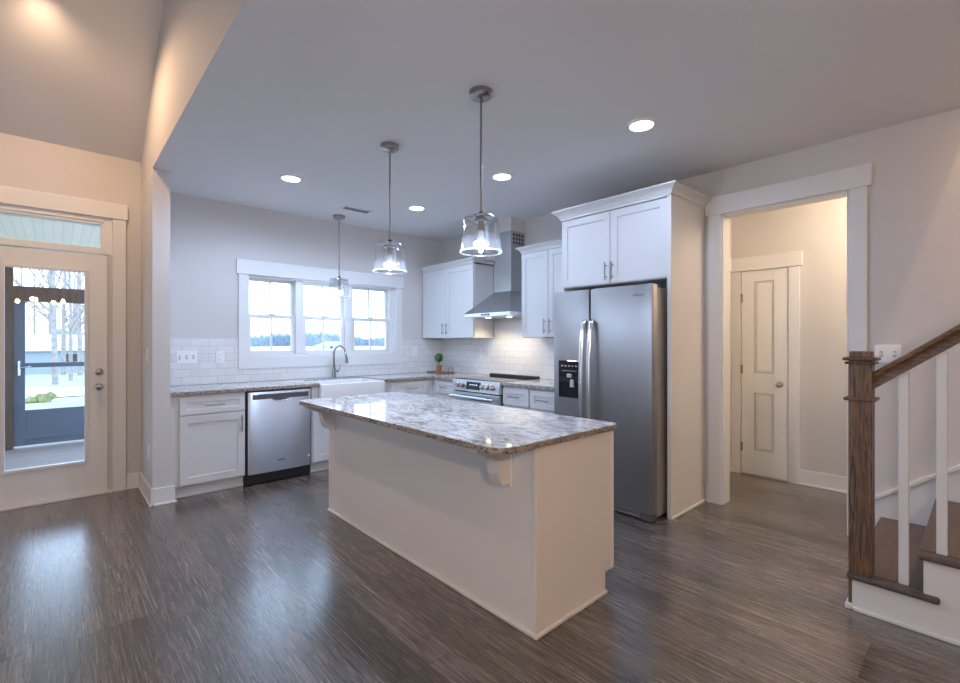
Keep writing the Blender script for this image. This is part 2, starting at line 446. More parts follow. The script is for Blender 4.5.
# kitchen ceiling slab, kept to the kitchen, stairs and hall
SWX, SWY0, SWY1 = -1.10, -5.19, -8.3        # stairwell opening
S('ceiling', B((XH+0.0005, 3.2, SWY0, 0.12, CH, CH+0.12), (XH+0.0005, SWX, YB, SWY0, CH, CH+0.12), (0.138, 3.2, YB, SWY0, CH, CH+0.12), (SWX, 0.138, YB, SWY1, CH, CH+0.12)), M['ceil'], 'flat grey-white kitchen ceiling with recessed lights', 'ceiling')
# back wall with the triple window
WX0, WX1, WZ0, WZ1 = -2.555, -0.775, 1.185, 2.040
w = MB()
w.box(XS, WX0, 0, 0.16, 0, CH); w.box(WX1, 0.14, 0, 0.16, 0, CH)
w.box(WX0, WX1, 0, 0.16, 0, WZ0); w.box(WX0, WX1, 0, 0.16, WZ1, CH)
S('wall_back', w, M['wall'], 'grey kitchen wall around the triple window above the sink', 'wall')
# stub wall at the kitchen corner and the header above, one plane with the living side
S('wall_stub', B((XH, XS, -0.632, 0.16, 0, CH)), M['wall'], 'short stub wall between the patio door and the kitchen cabinets', 'wall')
RID = -4.3; VS = 0.65; VZ = 3.034
def vz(y): return VZ+VS*(-y) if y > RID else VZ+VS*(-RID)-VS*(RID-y)
hd = MB(); hd.prism([(0.16, CH+0.001), (0.16, vz(0.16)), (RID, vz(RID)), (YB, vz(YB)), (YB, CH+0.001)], 'x', XH, XH+0.12)
S('wall_header', hd, M['living'], 'tall wall over the kitchen opening rising to the vaulted ceiling', 'wall')
vt = MB()
vt.prism([(0.30, vz(0.30)), (RID, vz(RID)), (RID, vz(RID)+0.12), (0.30, vz(0.30)+0.12)], 'x', XL, XH)
vt.prism([(YB, vz(YB)), (YB, vz(YB)+0.12), (RID, vz(RID)+0.12), (RID, vz(RID))], 'x', XL, XH)
S('ceiling_vault', vt, M['ceil'], 'sloping vaulted ceiling above the living room', 'ceiling')
# door wall
DX0, DX1, DZ = -4.500, -3.690, 2.44            # rough opening incl. transom
w = MB()
w.box(XL, DX0, YD, YD+0.15, 0, 3.2); w.box(DX1, XH, YD, YD+0.15, 0, 3.2); w.box(DX0, DX1, YD, YD+0.15, DZ, 3.2)
S('wall_patio', w, M['living'], 'beige living room wall around the glazed patio door', 'wall')
# living-room walls behind and left of the camera, with an unseen window added for daylight fill
S('wall_front', B((XL, 3.2, YB-0.15, YB, 0, 5.9)), M['living'], 'living room wall behind the camera', 'wall')
w = MB(); wy = (-5.2, -3.3)
w.box(XL-0.15, XL, YB, wy[0], 0, 5.9); w.box(XL-0.15, XL, wy[1], 0.2, 0, 5.9); w.box(XL-0.15, XL, wy[0], wy[1], 0, 0.7); w.box(XL-0.15, XL, wy[0], wy[1], 2.3, 5.9)
S('wall_left', w, M['living'], 'far living room wall with an opening for the added fill window', 'wall')
# right wall with the cased opening to the hall
OY0, OY1, OZ = -4.584, -3.752, 2.388
w = MB()
w.box(0, 0.138, OY1, 0.16, 0, CH); w.box(0, 0.138, YB, OY0, 0, CH); w.box(0, 0.138, OY0, OY1, OZ, CH)
S('wall_right', w, M['wall'], 'grey wall behind the range, fridge and stairs', 'wall')
# stairwell going up
S('wall_stairwell', B((SWX-0.10, SWX, SWY1, SWY0, CH+0.12, 5.4), (SWX-0.10, 0.138, SWY0, SWY0+0.10, CH+0.12, 5.4), (SWX-0.10, 0.138, SWY1-0.10, SWY1, CH+0.12, 5.4), (0, 0.138, SWY1, SWY0, CH, 5.4)), M['wall'], 'upper stairwell walls above the stairs', 'wall')
S('ceiling_stairwell', B((SWX-0.10, 0.138, SWY1-0.10, SWY0+0.10, 5.4, 5.5)), M['ceil'], 'upper ceiling of the stairwell', 'ceiling')
# hall beyond
HX = 1.11
S('wall_hall_back', B((HX, HX+0.12, -5.6, -3.30, 0, CH)), M['wall'], 'hall wall holding the narrow closet door', 'wall')
S('wall_hall_left', B((0.138, HX, -3.44, -3.30, 0, CH)), M['wall'], 'short hall wall at the left of the opening', 'wall')
S('wall_hall_right', B((0.138, HX, -5.75, -5.6, 0, CH)), M['wall'], 'hidden hall wall at the right of the opening', 'wall')

# drywall chase above the hood
S('trim_chase', B((-0.241, 0, -1.581, -1.309, 2.601, CH)), M['wall'], 'painted box above the hood chimney', 'trim')

# ------------------------------------------------------------------ trims
def casing_y(name, y, x0, x1, z1, cw=0.095, th=0.02, head=0.14, z0=0.0, ext=0.022, label='', sill=None):
    """casing on a wall facing -y"""
    m = MB()
    m.box(x0-cw, x0, y-th, y, z0, z1, 0.002); m.box(x1, x1+cw, y-th, y, z0, z1, 0.002)
    m.box(x0-cw-ext, x1+cw+ext, y-th-0.008, y, z1, z1+head, 0.003)
    if sill: m.box(x0-cw, x1+cw, y-th, y, z0-sill, z0, 0.002)
    return S(name, m, M['trim'], label, 'trim')
def casing_x(name, x, y0, y1, z1, cw=0.1, th=0.02, head=0.145, ext=0.022, label=''):
    m = MB()
    m.box(x-th, x, y0-cw, y0, 0, z1, 0.002); m.box(x-th, x, y1, y1+cw, 0, z1, 0.002)
    m.box(x-th-0.008, x, y0-cw-ext, y1+cw+ext, z1, z1+head, 0.003)
    return S(name, m, M['trim'], label, 'trim')
casing_y('trim_1', 0, WX0, WX1, WZ1-0.0, 0.095, 0.02, 0.150, WZ0, 0.02, 'wide white casing around the triple kitchen window', sill=0.13)
casing_y('trim_2', YD, DX0+0.03, DX1-0.0+0.03, DZ-0.005, 0.095, 0.02, 0.135, 0, 0.012, 'wide casing around the patio door')
casing_x('trim_3', 0, OY0, OY1, OZ, 0.1, 0.02, 0.148, 0.024, 'white casing around the hall opening')
jm = MB(); jm.box(-0.0, 0.14, OY1-0.012, OY1+0.001, 0, OZ); jm.box(-0.0, 0.14, OY0-0.001, OY0+0.012, 0, OZ); jm.box(0, 0.14, OY0, OY1, OZ-0.012, OZ+0.001)
S('trim_4', jm, M['trim'], 'white jamb lining the hall opening', 'trim')

def base(name, pieces, label):
    m = MB()
    for (x0, x1, y0, y1) in pieces: m.box(x0, x1, y0, y1, 0, 0.142, 0.003)
    for (x0, x1, y0, y1) in pieces:
        g = 0.010
        m.box(x0-(g if x1-x0 < 0.05 or True else 0), x1+g, y0-g, y1+g, 0, 0.018, 0.004)
    return S(name, m, M['trim'], label, 'trim')
base('baseboard_stub', [(XH-0.014, XH, -0.646, YD-0.015), (XH, XS+0.032, -0.646, -0.632)], 'white baseboard wrapping the stub wall')
base('baseboard_patio', [(XL, DX0-0.075, YD-0.014, YD), (-3.562, XH-0.015, YD-0.014, YD)], 'white baseboard beside the patio door')
base('baseboard_right', [(-0.014, 0, -3.645, -3.628), (-0.014, 0, -4.72, OY0-0.105)], 'white baseboard at the casing of the hall opening')
base('baseboard_hall', [(HX-0.014, HX, -5.6, -4.045), (HX-0.014, HX, -3.52+0.09, -3.44)], 'white baseboard along the hall wall')

# ------------------------------------------------------------------ kitchen window
def sash(m, x0, x1, z0, z1, y, fw, munt):
    d = 0.035
    m.box(x0, x0+fw, y, y+d, z0, z1, 0.002); m.box(x1-fw, x1, y, y+d, z0, z1, 0.002)
    m.box(x0+fw, x1-fw, y, y+d, z0, z0+fw, 0.002); m.box(x0+fw, x1-fw, y, y+d, z1-fw, z1, 0.002)
    m.box((x0+x1)/2-0.008, (x0+x1)/2+0.008, y+0.008, y+d-0.008, z0+fw, z1-fw)
units = [(-2.555, -2.052, 'left'), (-1.968, -1.462, 'middle'), (-1.366, -0.845, 'right')]
fm = MB()
fm.box(WX0, WX1, 0.002, 0.15, WZ0, WZ0+0.02); fm.box(WX0, WX1, 0.002, 0.15, WZ1-0.02, WZ1)
fm.box(WX0, WX0+0.012, 0.002, 0.15, WZ0, WZ1); fm.box(-0.845, WX1, 0.03, 0.15, WZ0, WZ1, 0.003); fm.box(-0.79, WX1, 0.002, 0.15, WZ0, WZ1)
fm.box(-2.052, -1.968, 0.02, 0.15, WZ0, WZ1, 0.003); fm.box(-1.462, -1.366, 0.02, 0.15, WZ0, WZ1, 0.003)
S('trim_5', fm, M['trim'], 'white frame and mullions between the three window units', 'trim')
for i, (x0, x1, pos) in enumerate(units):
    t = thing('window_%d' % (i+1), 'white double-hung window, %s one of the three over the sink' % pos, 'window', ((x0+x1)/2, 0.07, WZ0), kind='structure')
    m = MB(); sash(m, x0+0.003, x1-0.003, 1.595, WZ1-0.02, 0.085, 0.030, 1); m.build('upper_sash', M['trim'], t)
    m = MB(); sash(m, x0+0.003, x1-0.003, WZ0+0.02, 1.635, 0.045, 0.036, 1); m.build('lower_sash', M['trim'], t)
    MB().box(x0+0.03, x1-0.03, 0.101, 0.104, 1.62, WZ1-0.045).build('upper_pane', M['pane'], t)
    MB().box(x0+0.035, x1-0.035, 0.061, 0.064, WZ0+0.05, 1.60).build('lower_pane', M['pane'], t)
    m = MB(); m.box((x0+x1)/2-0.025, (x0+x1)/2+0.025, 0.030, 0.046, 1.632, 1.648, 0.003); m.build('sash_lock', M['trim'], t)
# unseen window, added to bring in cool daylight as fill
m = MB(); a, b2 = wy
m.box(XL-0.12, XL-0.05, a, a+0.05, 0.7, 2.3); m.box(XL-0.12, XL-0.05, b2-0.05, b2, 0.7, 2.3); m.box(XL-0.12, XL-0.05, a, b2, 0.7, 0.75); m.box(XL-0.12, XL-0.05, a, b2, 2.25, 2.3)
m.box(XL-0.12, XL-0.05, (a+b2)/2-0.03, (a+b2)/2+0.03, 0.7, 2.3)
m.build('window_4', M['trim'], kind='structure', label='unseen wide window added in the far left wall for daylight fill', cat='window')
def portal(name, loc, rot, sx, sy):
    d = bpy.data.lights.new(name, 'AREA'); d.shape = 'RECTANGLE'; d.size = sx; d.size_y = sy; d.cycles.is_portal = True
    o = bpy.data.objects.new(name, d); COL.objects.link(o); o.location = loc; o.rotation_euler = rot
portal('portal_kitchen', ((WX0+WX1)/2, 0.17, (WZ0+WZ1)/2), (-PI/2, 0, 0), WX1-WX0, WZ1-WZ0)
portal('portal_patio', ((DX0+DX1)/2, YD+0.17, 1.25), (-PI/2, 0, 0), 0.8, 2.3)
portal('portal_left', (XL-0.17, -4.25, 1.5), (0, -PI/2, 0), 1.6, 1.9)

# ------------------------------------------------------------------ patio door
d = thing('door_1', 'white patio door with a tall glass panel', 'door', ((DX0+DX1)/2, YD, 0), kind='structure')
gx0, gx1, gz0, gz1 = -4.334, -3.845, 0.305, 1.940
m = MB(); y0, y1 = YD+0.005, YD+0.05; dx0, dx1 = DX0+0.012, DX1-0.002
m.box(dx0, gx0-0.0, y0, y1, 0.022, 2.10, 0.002); m.box(gx1, dx1, y0, y1, 0.022, 2.10, 0.002); m.box(gx0, gx1, y0, y1, 0.022, gz0, 0.0); m.box(gx0, gx1, y0, y1, gz1, 2.10, 0.0)
m.build('slab', M['door'], d)
m = MB(); f = 0.024
for (a, b2, c, e) in ((gx0-f, gx0+0.004, gz0-f, gz1+f), (gx1-0.004, gx1+f, gz0-f, gz1+f), (gx0, gx1, gz0-f, gz0+0.004), (gx0, gx1, gz1-0.004, gz1+f)):
    m.box(a, b2, y0-0.012, y0+0.002, c, e, 0.004)
m.build('glazing_frame', M['trim'], d)
MB().box(gx0, gx1, YD+0.024, YD+0.030, gz0, gz1).build('pane', M['dpane'], d)
for z, nm in ((1.075, 'deadbolt'), (0.945, 'door_knob')):
    m = MB(); c = (-3.752, y0, z)
    m.disc_axis([(0.030, 0), (0.030, 0.006), (0.026, 0.010), (0.012, 0.012)] if nm == 'door_knob' else [(0.030, 0), (0.030, 0.010), (0.022, 0.016)], c, (0, -1, 0))
    if nm == 'door_knob': m.disc_axis([(0.011, 0.010), (0.011, 0.03), (0.024, 0.036), (0.029, 0.048), (0.026, 0.060), (0.015, 0.066)], c, (0, -1, 0))
    else: m.box(c[0]-0.016, c[0]+0.016, y0-0.026, y0-0.014, z-0.005, z+0.005, 0.002)
    m.build(nm, M['knob'], d, smooth=True)
MB().box(dx0-0.02, dx1+0.03, YD-0.03, YD+0.14, 0, 0.02, 0.004).build('threshold', M['trim'], d)
t = thing('window_5', 'narrow transom window above the patio door', 'window', ((DX0+DX1)/2, YD, 2.12), kind='structure')
m = MB(); tz0, tz1, tx1 = 2.165, 2.37, -3.738
m.box(DX0, tx1, YD-0.004, YD+0.12, 2.11, tz0, 0.003); m.box(DX0, DX1+0.03, YD-0.003, YD+0.12, tz1, DZ+0.01, 0.003); m.box(tx1, DX1+0.03, YD-0.004, YD+0.12, 2.11, DZ+0.01, 0.003)
m.box(DX0, DX0+0.05, YD-0.004, YD+0.12, 2.11, DZ)
m.box(DX0+0.02, tx1+0.02, YD-0.012, YD+0.02, tz1+0.022, tz1+0.042, 0.004)
m.build('sash', M['door'], t)
MB().box(DX0+0.05, tx1, YD+0.04, YD+0.045, tz0, tz1).build('pane', M['pane'], t)

# ------------------------------------------------------------------ hall doors
dy0, dy1 = -3.943, -3.540
casing_x('trim_6', HX, dy0-0.008, dy1+0.008, 2.052, 0.09, 0.02, 0.135, 0.02, 'white casing around the narrow closet door')
d = thing('door_2', 'narrow white two-panel closet door in the hall', 'door', (HX, (dy0+dy1)/2, 0), kind='structure')
m = MB(); x0, x1 = HX-0.012, HX+0.03
py0, py1 = -3.828, -3.657
pan = [(1.025, 1.940), (0.255, 0.832)]
m.box(x0, x1, dy0, py0, 0.015, 2.048, 0.0015); m.box(x0, x1, py1, dy1, 0.015, 2.048, 0.0015)
m.box(x0, x1, py0, py1, 0.015, pan[1][0]); m.box(x0, x1, py0, py1, pan[1][1], pan[0][0]); m.box(x0, x1, py0, py1, pan[0][1], 2.048)
m.build('slab', M['door'], d)
for a, b2 in pan:
    m = MB(); m.box(x0+0.016, x1-0.004, py0, py1, a, b2)
    m.prism([(py0+0.012, a+0.012), (py1-0.012, a+0.012), (py1-0.012, b2-0.012), (py0+0.012, b2-0.012)], 'x', x0+0.002, x0+0.018, 0.0155, 1)
    m.build('raised_panel', M['door'], d)
m = MB(); c = (x0, -3.881, 0.926)
m.disc_axis([(0.028, 0), (0.028, 0.005), (0.011, 0.008), (0.010, 0.028), (0.022, 0.034), (0.027, 0.046), (0.022, 0.058), (0.010, 0.062)], c, (-1, 0, 0))
m.build('door_knob', M['knob'], d, smooth=True)
for z in (1.78, 1.06, 0.28):
    m = MB(); m.tube([(x0-0.008, dy1+0.004, z-0.045), (x0-0.008, dy1+0.004, z+0.045)], 0.007, 8); m.box(x0-0.003, x0+0.002, dy1-0.012, dy1+0.008, z-0.042, z+0.042)
    m.build('hinge', M['nickel'], d)
casing_y('trim_7', -3.44, 0.33, 0.93, 2.052, 0.09, 0.02, 0.135, 0, 0.02, 'white casing of the door on the hall side wall')
d = thing('door_3', 'white hall door seen edge-on through the opening', 'door', (0.63, -3.44, 0), kind='structure')
MB().box(0.335, 0.925, -3.452, -3.42, 0.012, 2.048, 0.002).build('slab', M['door'], d)

# ------------------------------------------------------------------ backsplash
ZB = 1.372
m = MB()
m.box(XS, WX0-0.095, -0.009, 0, 0.92, ZB); m.box(WX1+0.095, 0, -0.009, 0, 0.92, ZB); m.box(WX0-0.095, WX1+0.095, -0.009, 0, 0.92, WZ0-0.13)
m.build('tile_backsplash', M['tile_b'], kind='structure', label='white subway tile under and beside the kitchen window', cat='tile')
m = MB(); m.box(-0.009, 0, -2.60, -0.009, 0.92, ZB+0.02); m.box(-0.009, 0, -1.835, -1.06, ZB+0.02, 1.70)
m.build('tile_backsplash', M['tile_r'], kind='structure', label='white subway tile behind the range and its counters', cat='tile')

# ------------------------------------------------------------------ cabinetry helpers
class Face:
    """a cabinet front: o = lower-left corner as seen, u = direction to the right as seen, n = outward"""
    def __init__(s, o, u, n): s.o, s.u, s.n = Vector(o), Vector(u), Vector(n)
    def mtx(s):
        z = Vector((0, 0, 1))
        mm = Matrix.Identity(4)
        for i in range(3): mm[i][0], mm[i][1], mm[i][2], mm[i][3] = s.u[i], -s.n[i], z[i], s.o[i]
        return mm          # local x = right, local -y = out, local z = up
def fbox(m, F, a, b2, d0, d1, z0, z1, bev=0.0):
    """box in face coordinates; d = distance outwards"""
    t = bmesh.new(); bmesh.ops.create_cube(t, size=1)
    for v in t.verts: v.co = Vector(((a+b2)/2+v.co.x*(b2-a), -(d0+d1)/2+v.co.y*(d1-d0), (z0+z1)/2+v.co.z*(z1-z0)))
    if bev: bmesh.ops.bevel(t, geom=t.edges[:], offset=bev, segments=2, affect='EDGES', profile=0.5)
    m.merge(t, F.mtx()); return m
def shaker(name, F, a, b2, z0, z1, parent, rail=0.062, t=0.020, mt=None):
    m = MB(); bv = 0.0018
    r = min(rail, (z1-z0)*0.30)
    fbox(m, F, a, a+rail, 0, t, z0, z1, bv); fbox(m, F, b2-rail, b2, 0, t, z0, z1, bv)
    fbox(m, F, a+rail-0.001, b2-rail+0.001, 0, t, z0, z0+r, bv); fbox(m, F, a+rail-0.001, b2-rail+0.001, 0, t, z1-r, z1, bv)
    fbox(m, F, a+rail-0.004, b2-rail+0.004, 0, t-0.010, z0+r-0.004, z1-r+0.004)
    return m.build(name, mt or M['cab'], parent)
def pull(F, a, z, length, parent, vertical=False, d=0.020):
    m = MB(); mx = F.mtx(); so = 0.032
    P = lambda x, dd, zz: (mx @ Vector((x, -dd, zz)))[:]
    h = length/2
    if vertical:
        m.tube([P(a, d+so, z-h), P(a, d+so, z+h)], 0.0058, 10)
        for s in (-1, 1): m.tube([P(a, d-0.001, z+s*(h-0.028)), P(a, d+so, z+s*(h-0.028))], 0.0048, 8)
    else:
        m.tube([P(a-h, d+so, z), P(a+h, d+so, z)], 0.0058, 10)
        for s in (-1, 1): m.tube([P(a+s*(h-0.028), d-0.001, z), P(a+s*(h-0.028), d+so, z)], 0.0048, 8)
    return m.build('handle', M['nickel'], parent, smooth=True)

FB = lambda x: Face((x, -0.600, 0), (1, 0, 0), (0, -1, 0))         # back run, fronts face -y
FR = lambda y: Face((-0.600, y, 0), (0, -1, 0), (-1, 0, 0))        # range run, fronts face -x
def base_cab_back(x0, x1, label, sink=None):
    t = thing('base_cabinet', label, 'cabinet', ((x0+x1)/2, -0.3, 0), 'kitchen base cabinets')
    m = MB()
    if sink: m.box(x0, x1, -0.600, -0.012, 0.105, 0.652, 0.001); m.box(x0, sink[0], -0.600, -0.012, 0.652, 0.882); m.box(sink[1], x1, -0.600, -0.012, 0.652, 0.882)
    else: m.box(x0, x1, -0.600, -0.012, 0.105, 0.882, 0.001)
    m.box(x0, x1, -0.545, -0.012, 0, 0.105); m.box(x0, x1, -0.556, -0.545, 0, 0.02, 0.004)
    m.build('carcass', M['cab'], t); return t
def base_cab_right(y0, y1, label):
    """y0 > y1"""
    t = thing('base_cabinet', label, 'cabinet', (-0.3, (y0+y1)/2, 0), 'kitchen base cabinets')
    m = MB(); m.box(-0.600, -0.012, y1, y0, 0.105, 0.882, 0.001); m.box(-0.545, -0.012, y1, y0, 0, 0.105)
    m.build('carcass', M['cab'], t); return t
# cabinet left of the dishwasher
t = base_cab_back(XS+0.005, -2.750, 'white base cabinet between the stub wall and the dishwasher')
F = FB(0)
dr = shaker('drawer', F, -3.262, -2.756, 0.715, 0.862, t, 0.05); pull(F, -3.005, 0.790, 0.155, dr)
do = shaker('door', F, -3.262, -2.756, 0.118, 0.700, t); pull(F, -2.787, 0.600, 0.150, do, True)
# sink cabinet
t = base_cab_back(-2.128, -1.252, 'white sink base cabinet below the apron sink', (-2.058, -1.316))
do = shaker('door', F, -2.118, -1.695, 0.118, 0.640, t); pull(F, -1.73, 0.55, 0.15, do, True)
do = shaker('door', F, -1.685, -1.262, 0.118, 0.640, t); pull(F, -1.65, 0.55, 0.15, do, True)
# cabinet right of sink
t = base_cab_back(-1.248, -0.590, 'white base cabinet right of the apron sink in the corner')
dr = shaker('drawer', F, -1.205, -0.715, 0.715, 0.862, t, 0.05); pull(F, -0.945, 0.790, 0.155, dr)
do = shaker('door', F, -1.205, -0.715, 0.118, 0.700, t); pull(F, -1.17, 0.60, 0.15, do, True)
# range run
G = FR(0)
t = base_cab_right(-0.605, -1.030, 'white base cabinet left of the range')
dr = shaker('drawer', G, 0.660, 1.020, 0.715, 0.862, t, 0.05); pull(G, 0.84, 0.790, 0.13, dr)
do = shaker('door', G, 0.660, 1.020, 0.118, 0.700, t); pull(G, 0.99, 0.60, 0.15, do, True)
t = base_cab_right(-1.818, -2.188, 'white base cabinet just right of the range')
dr = shaker('drawer', G, 1.826, 2.182, 0.690, 0.862, t, 0.05); pull(G, 2.005, 0.778, 0.15, dr)
do = shaker('door', G, 1.826, 2.182, 0.118, 0.675, t); pull(G, 2.15, 0.58, 0.15, do, True)
t = base_cab_right(-2.192, -2.575, 'white base cabinet between the range cabinet and the fridge')
dr = shaker('drawer', G, 2.202, 2.560, 0.690, 0.862, t, 0.05); pull(G, 2.38, 0.778, 0.15, dr)
do = shaker('door', G, 2.202, 2.560, 0.118, 0.675, t); pull(G, 2.235, 0.58, 0.15, do, True)

# ------------------------------------------------------------------ counters
def slab(name, poly, z0, z1, label, top=None):
    t = thing(name, label, 'countertop', (poly[0][0], poly[0][1], z0))
    # polished top with a rougher, darker edge band below it
    m = MB(); m.prism(poly, 'z', z1-0.006, z1, 0.002, 2); m.build('polished_top', M['granite'], t)
    m = MB(); m.prism(poly, 'z', z0, z1-0.006, 0.004, 2); m.build('stone_edge', M['gedge'], t)
    return t
SK0, SK1 = -2.056, -1.318
slab('countertop', [(XS+0.002, -0.001), (XS+0.002, -0.635), (SK0, -0.635), (SK0, -0.150), (SK1, -0.150), (SK1, -0.635), (-0.635, -0.635), (-0.635, -1.034), (-0.001, -1.034), (-0.001, -0.001)],
     0.884, 0.918, 'speckled granite countertop under the window and round the corner')
slab('countertop', [(-0.001, -1.816), (-0.635, -1.816), (-0.635, -2.580), (-0.001, -2.580)], 0.884, 0.918, 'speckled granite countertop between the range and the fridge')

# ------------------------------------------------------------------ sink and faucet
t = thing('farmhouse_sink', 'white apron front sink under the kitchen window', 'sink', (-1.687, -0.4, 0.66))
m = MB()
m.box(SK0+0.002, SK1-0.002, -0.665, -0.610, 0.655, 0.905, 0.012, 3)
m.build('apron', M['porcelain'], t, smooth=True)
m = MB()
m.box(SK0+0.002, SK0+0.024, -0.612, -0.152, 0.66, 0.905, 0.004); m.box(SK1-0.024, SK1-0.002, -0.612, -0.152, 0.66, 0.905, 0.004)
m.box(SK0+0.024, SK1-0.024, -0.175, -0.152, 0.66, 0.905, 0.004); m.box(SK0+0.024, SK1-0.024, -0.612, -0.175, 0.66, 0.69)
m.build('basin', M['porcelain'], t)
fx, fy = -1.655, -0.085
t = thing('kitchen_faucet', 'tall steel gooseneck faucet behind the apron sink', 'faucet', (fx, fy, 0.92))
m = MB(); m.lathe([(0.030, 0.920), (0.030, 0.928), (0.025, 0.934), (0.023, 1.02), (0.019, 1.06), (0.014, 1.07)], fx, fy, 20)
m.build('body', M['chrome'], t, smooth=True)
pts = [(fx, fy, 1.06), (fx, fy, 1.19)]
R = 0.088
for k in range(0, 13):
    a = PI*k/12*1.02
    pts.append((fx+0.35*(R-R*math.cos(a)), fy-(R-R*math.cos(a)), 1.19+R*math.sin(a)*1.15))
pts.append((pts[-1][0]+0.004, pts[-1][1]-0.008, 1.165))
m = MB(); m.tube(pts, 0.0115, 12); m.build('gooseneck', M['chrome'], t, smooth=True)
e = pts[-1]
m = MB(); m.tube([(e[0], e[1], e[2]+0.005), (e[0], e[1]-0.003, e[2]-0.03), (e[0]+0.002, e[1]-0.006, e[2]-0.075)], [0.013, 0.0165, 0.019], 14)
m.build('spray_head', M['chrome'], t, smooth=True)
m = MB(); m.tube([(fx+0.018, fy-0.006, 0.995), (fx+0.058, fy-0.012, 0.997)], 0.013, 12); m.tube([(fx+0.052, fy-0.012, 1.0), (fx+0.068, fy-0.03, 1.03), (fx+0.05, fy-0.055, 1.065)], [0.008, 0.006, 0.005], 8)
m.build('lever', M['chrome'], t, smooth=True)

# ------------------------------------------------------------------ dishwasher
t = thing('dishwasher', 'stainless dishwasher with a dark handle slot beside the sink cabinet', 'dishwasher', (-2.439, -0.3, 0))
X0, X1 = -2.743, -2.136
m = MB(); m.box(X0, X1, -0.590, -0.02, 0.01, 0.880); m.build('tub', M['black'], t)
m = MB(); m.box(X0+0.005, X1-0.005, -0.545, -0.50, 0.004, 0.104); m.box(X0+0.004, X1-0.03, -0.60, -0.56, 0.07, 0.10); m.build('toe_kick', M['black'], t)
m = MB()
mid = (X0+X1)/2
prof = [(X0+0.012, -0.588), (X0+0.012, -0.622), (X0+0.022, -0.632)]
for k in range(9):
    s = -1+2*k/8; prof.append((mid+s*0.27, -0.634-0.006*(1-s*s)))
prof += [(X1-0.022, -0.632), (X1-0.012, -0.622), (X1-0.012, -0.588)]
m.prism(prof, 'z', 0.108, 0.868, 0.003, 2); dd = m.build('door', M['dwsteel'], t, smooth=True)
m = MB(); m.box(X0+0.05, X1-0.04, -0.6425, -0.62, 0.800, 0.846, 0.002)
m.prism([(mid+a, 0.802+b2) for a, b2 in ((-0.09, 0.0), (-0.06, -0.018), (-0.02, -0.026), (0.02, -0.026), (0.06, -0.018), (0.09, 0.0))], 'y', -0.6435, -0.62)
m.build('handle_slot', M['dgray'], dd)
m = MB(); m.tube([(mid-0.085, -0.645, 0.801), (mid-0.05, -0.648, 0.785), (mid, -0.649, 0.779), (mid+0.05, -0.648, 0.785), (mid+0.085, -0.645, 0.801)], 0.006, 8); m.build('handle_lip', M['chrome'], dd, smooth=True)
m = MB(); m.box(mid-0.035, mid+0.035, -0.6425, -0.63, 0.205, 0.214, 0.001); m.build('nameplate', M['dgray'], dd)
m = MB(); m.disc_axis([(0.012, 0), (0.012, 0.004)], (X1-0.035, -0.634, 0.205), (0, -1, 0), 14); m.build('round_badge', M['plate'], dd)

# ------------------------------------------------------------------ range
Y0, Y1 = -1.038, -1.812
t = thing('kitchen_range', 'stainless slide-in range with front knobs under the hood', 'range', (-0.33, (Y0+Y1)/2, 0))
m = MB(); m.box(-0.62, -0.015, Y1+0.003, Y0-0.003, 0.02, 0.905); m.build('body', M['black'], t)
m = MB(); m.box(-0.63, -0.07, Y1, Y0, 0.905, 0.922, 0.003)
m.build('glass_cooktop', M['bglass'], t)
m = MB(); m.box(-0.07, -0.012, Y1+0.002, Y0-0.002, 0.905, 0.948, 0.006); m.build('rear_vent_trim', M['black'], t)
m = MB(); m.prism([(-0.615, 0.920), (-0.650, 0.912), (-0.672, 0.790), (-0.615, 0.785)], 'y', Y1, Y0, 0.002, 1); cp = m.build('control_panel', M['steel'], t)
# tilted control panel carries the knobs and the display
nrm = Vector((-0.122, 0, 0.022)).normalized(); nrm = Vector((-0.984, 0, 0.177))
def cpt(y, z): return Vector((-0.650-(0.912-z)*0.18, y, z))
for y in (-1.162, -1.238, -1.570, -1.645, -1.720):
    m = MB(); c = cpt(y, 0.853)
    m.disc_axis([(0.034, -0.002), (0.034, 0.006), (0.027, 0.008), (0.025, 0.034), (0.021, 0.038)], c, nrm, 20)
    k = m.build('knob', M['knob'], cp, smooth=True)
    k['label'] = 'metal control knob'
m = MB(); a, b2 = cpt(0, 0.895), cpt(0, 0.812)
m.prism([(a.x-0.003, a.z), (b2.x-0.003, b2.z), (b2.x+0.02, b2.z), (a.x+0.02, a.z)], 'y', -1.525, -1.292, 0.001, 1); m.build('display', M['display'], cp)
m = MB()
for i, y in enumerate((-1.36, -1.395, -1.43, -1.465)): 
    c = cpt(y, 0.866); m.box(c.x-0.006, c.x-0.002, y-0.008, y+0.008, 0.861, 0.868)
m.build('clock_digits', M['digits'], cp)
m = MB(); m.box(-0.655, -0.62, Y1+0.004, Y0-0.004, 0.155, 0.772, 0.004); od = m.build('oven_door', M['steel'], t)
m = MB(); m.box(-0.658, -0.64, Y1+0.11, Y0-0.11, 0.28, 0.64, 0.004); m.build('oven_window', M['bglass'], od)
m = MB(); m.tube([(-0.712, Y1+0.035, 0.728), (-0.712, Y0-0.035, 0.728)], 0.022, 14)
for y in (Y1+0.07, Y0-0.07): m.tube([(-0.65, y, 0.722), (-0.712, y, 0.722)], 0.011, 10)
m.build('handle', M['handle'], od, smooth=True)
m = MB(); m.box(-0.655, -0.62, Y1+0.004, Y0-0.004, 0.03, 0.148, 0.004); m.build('storage_drawer', M['steel'], t)

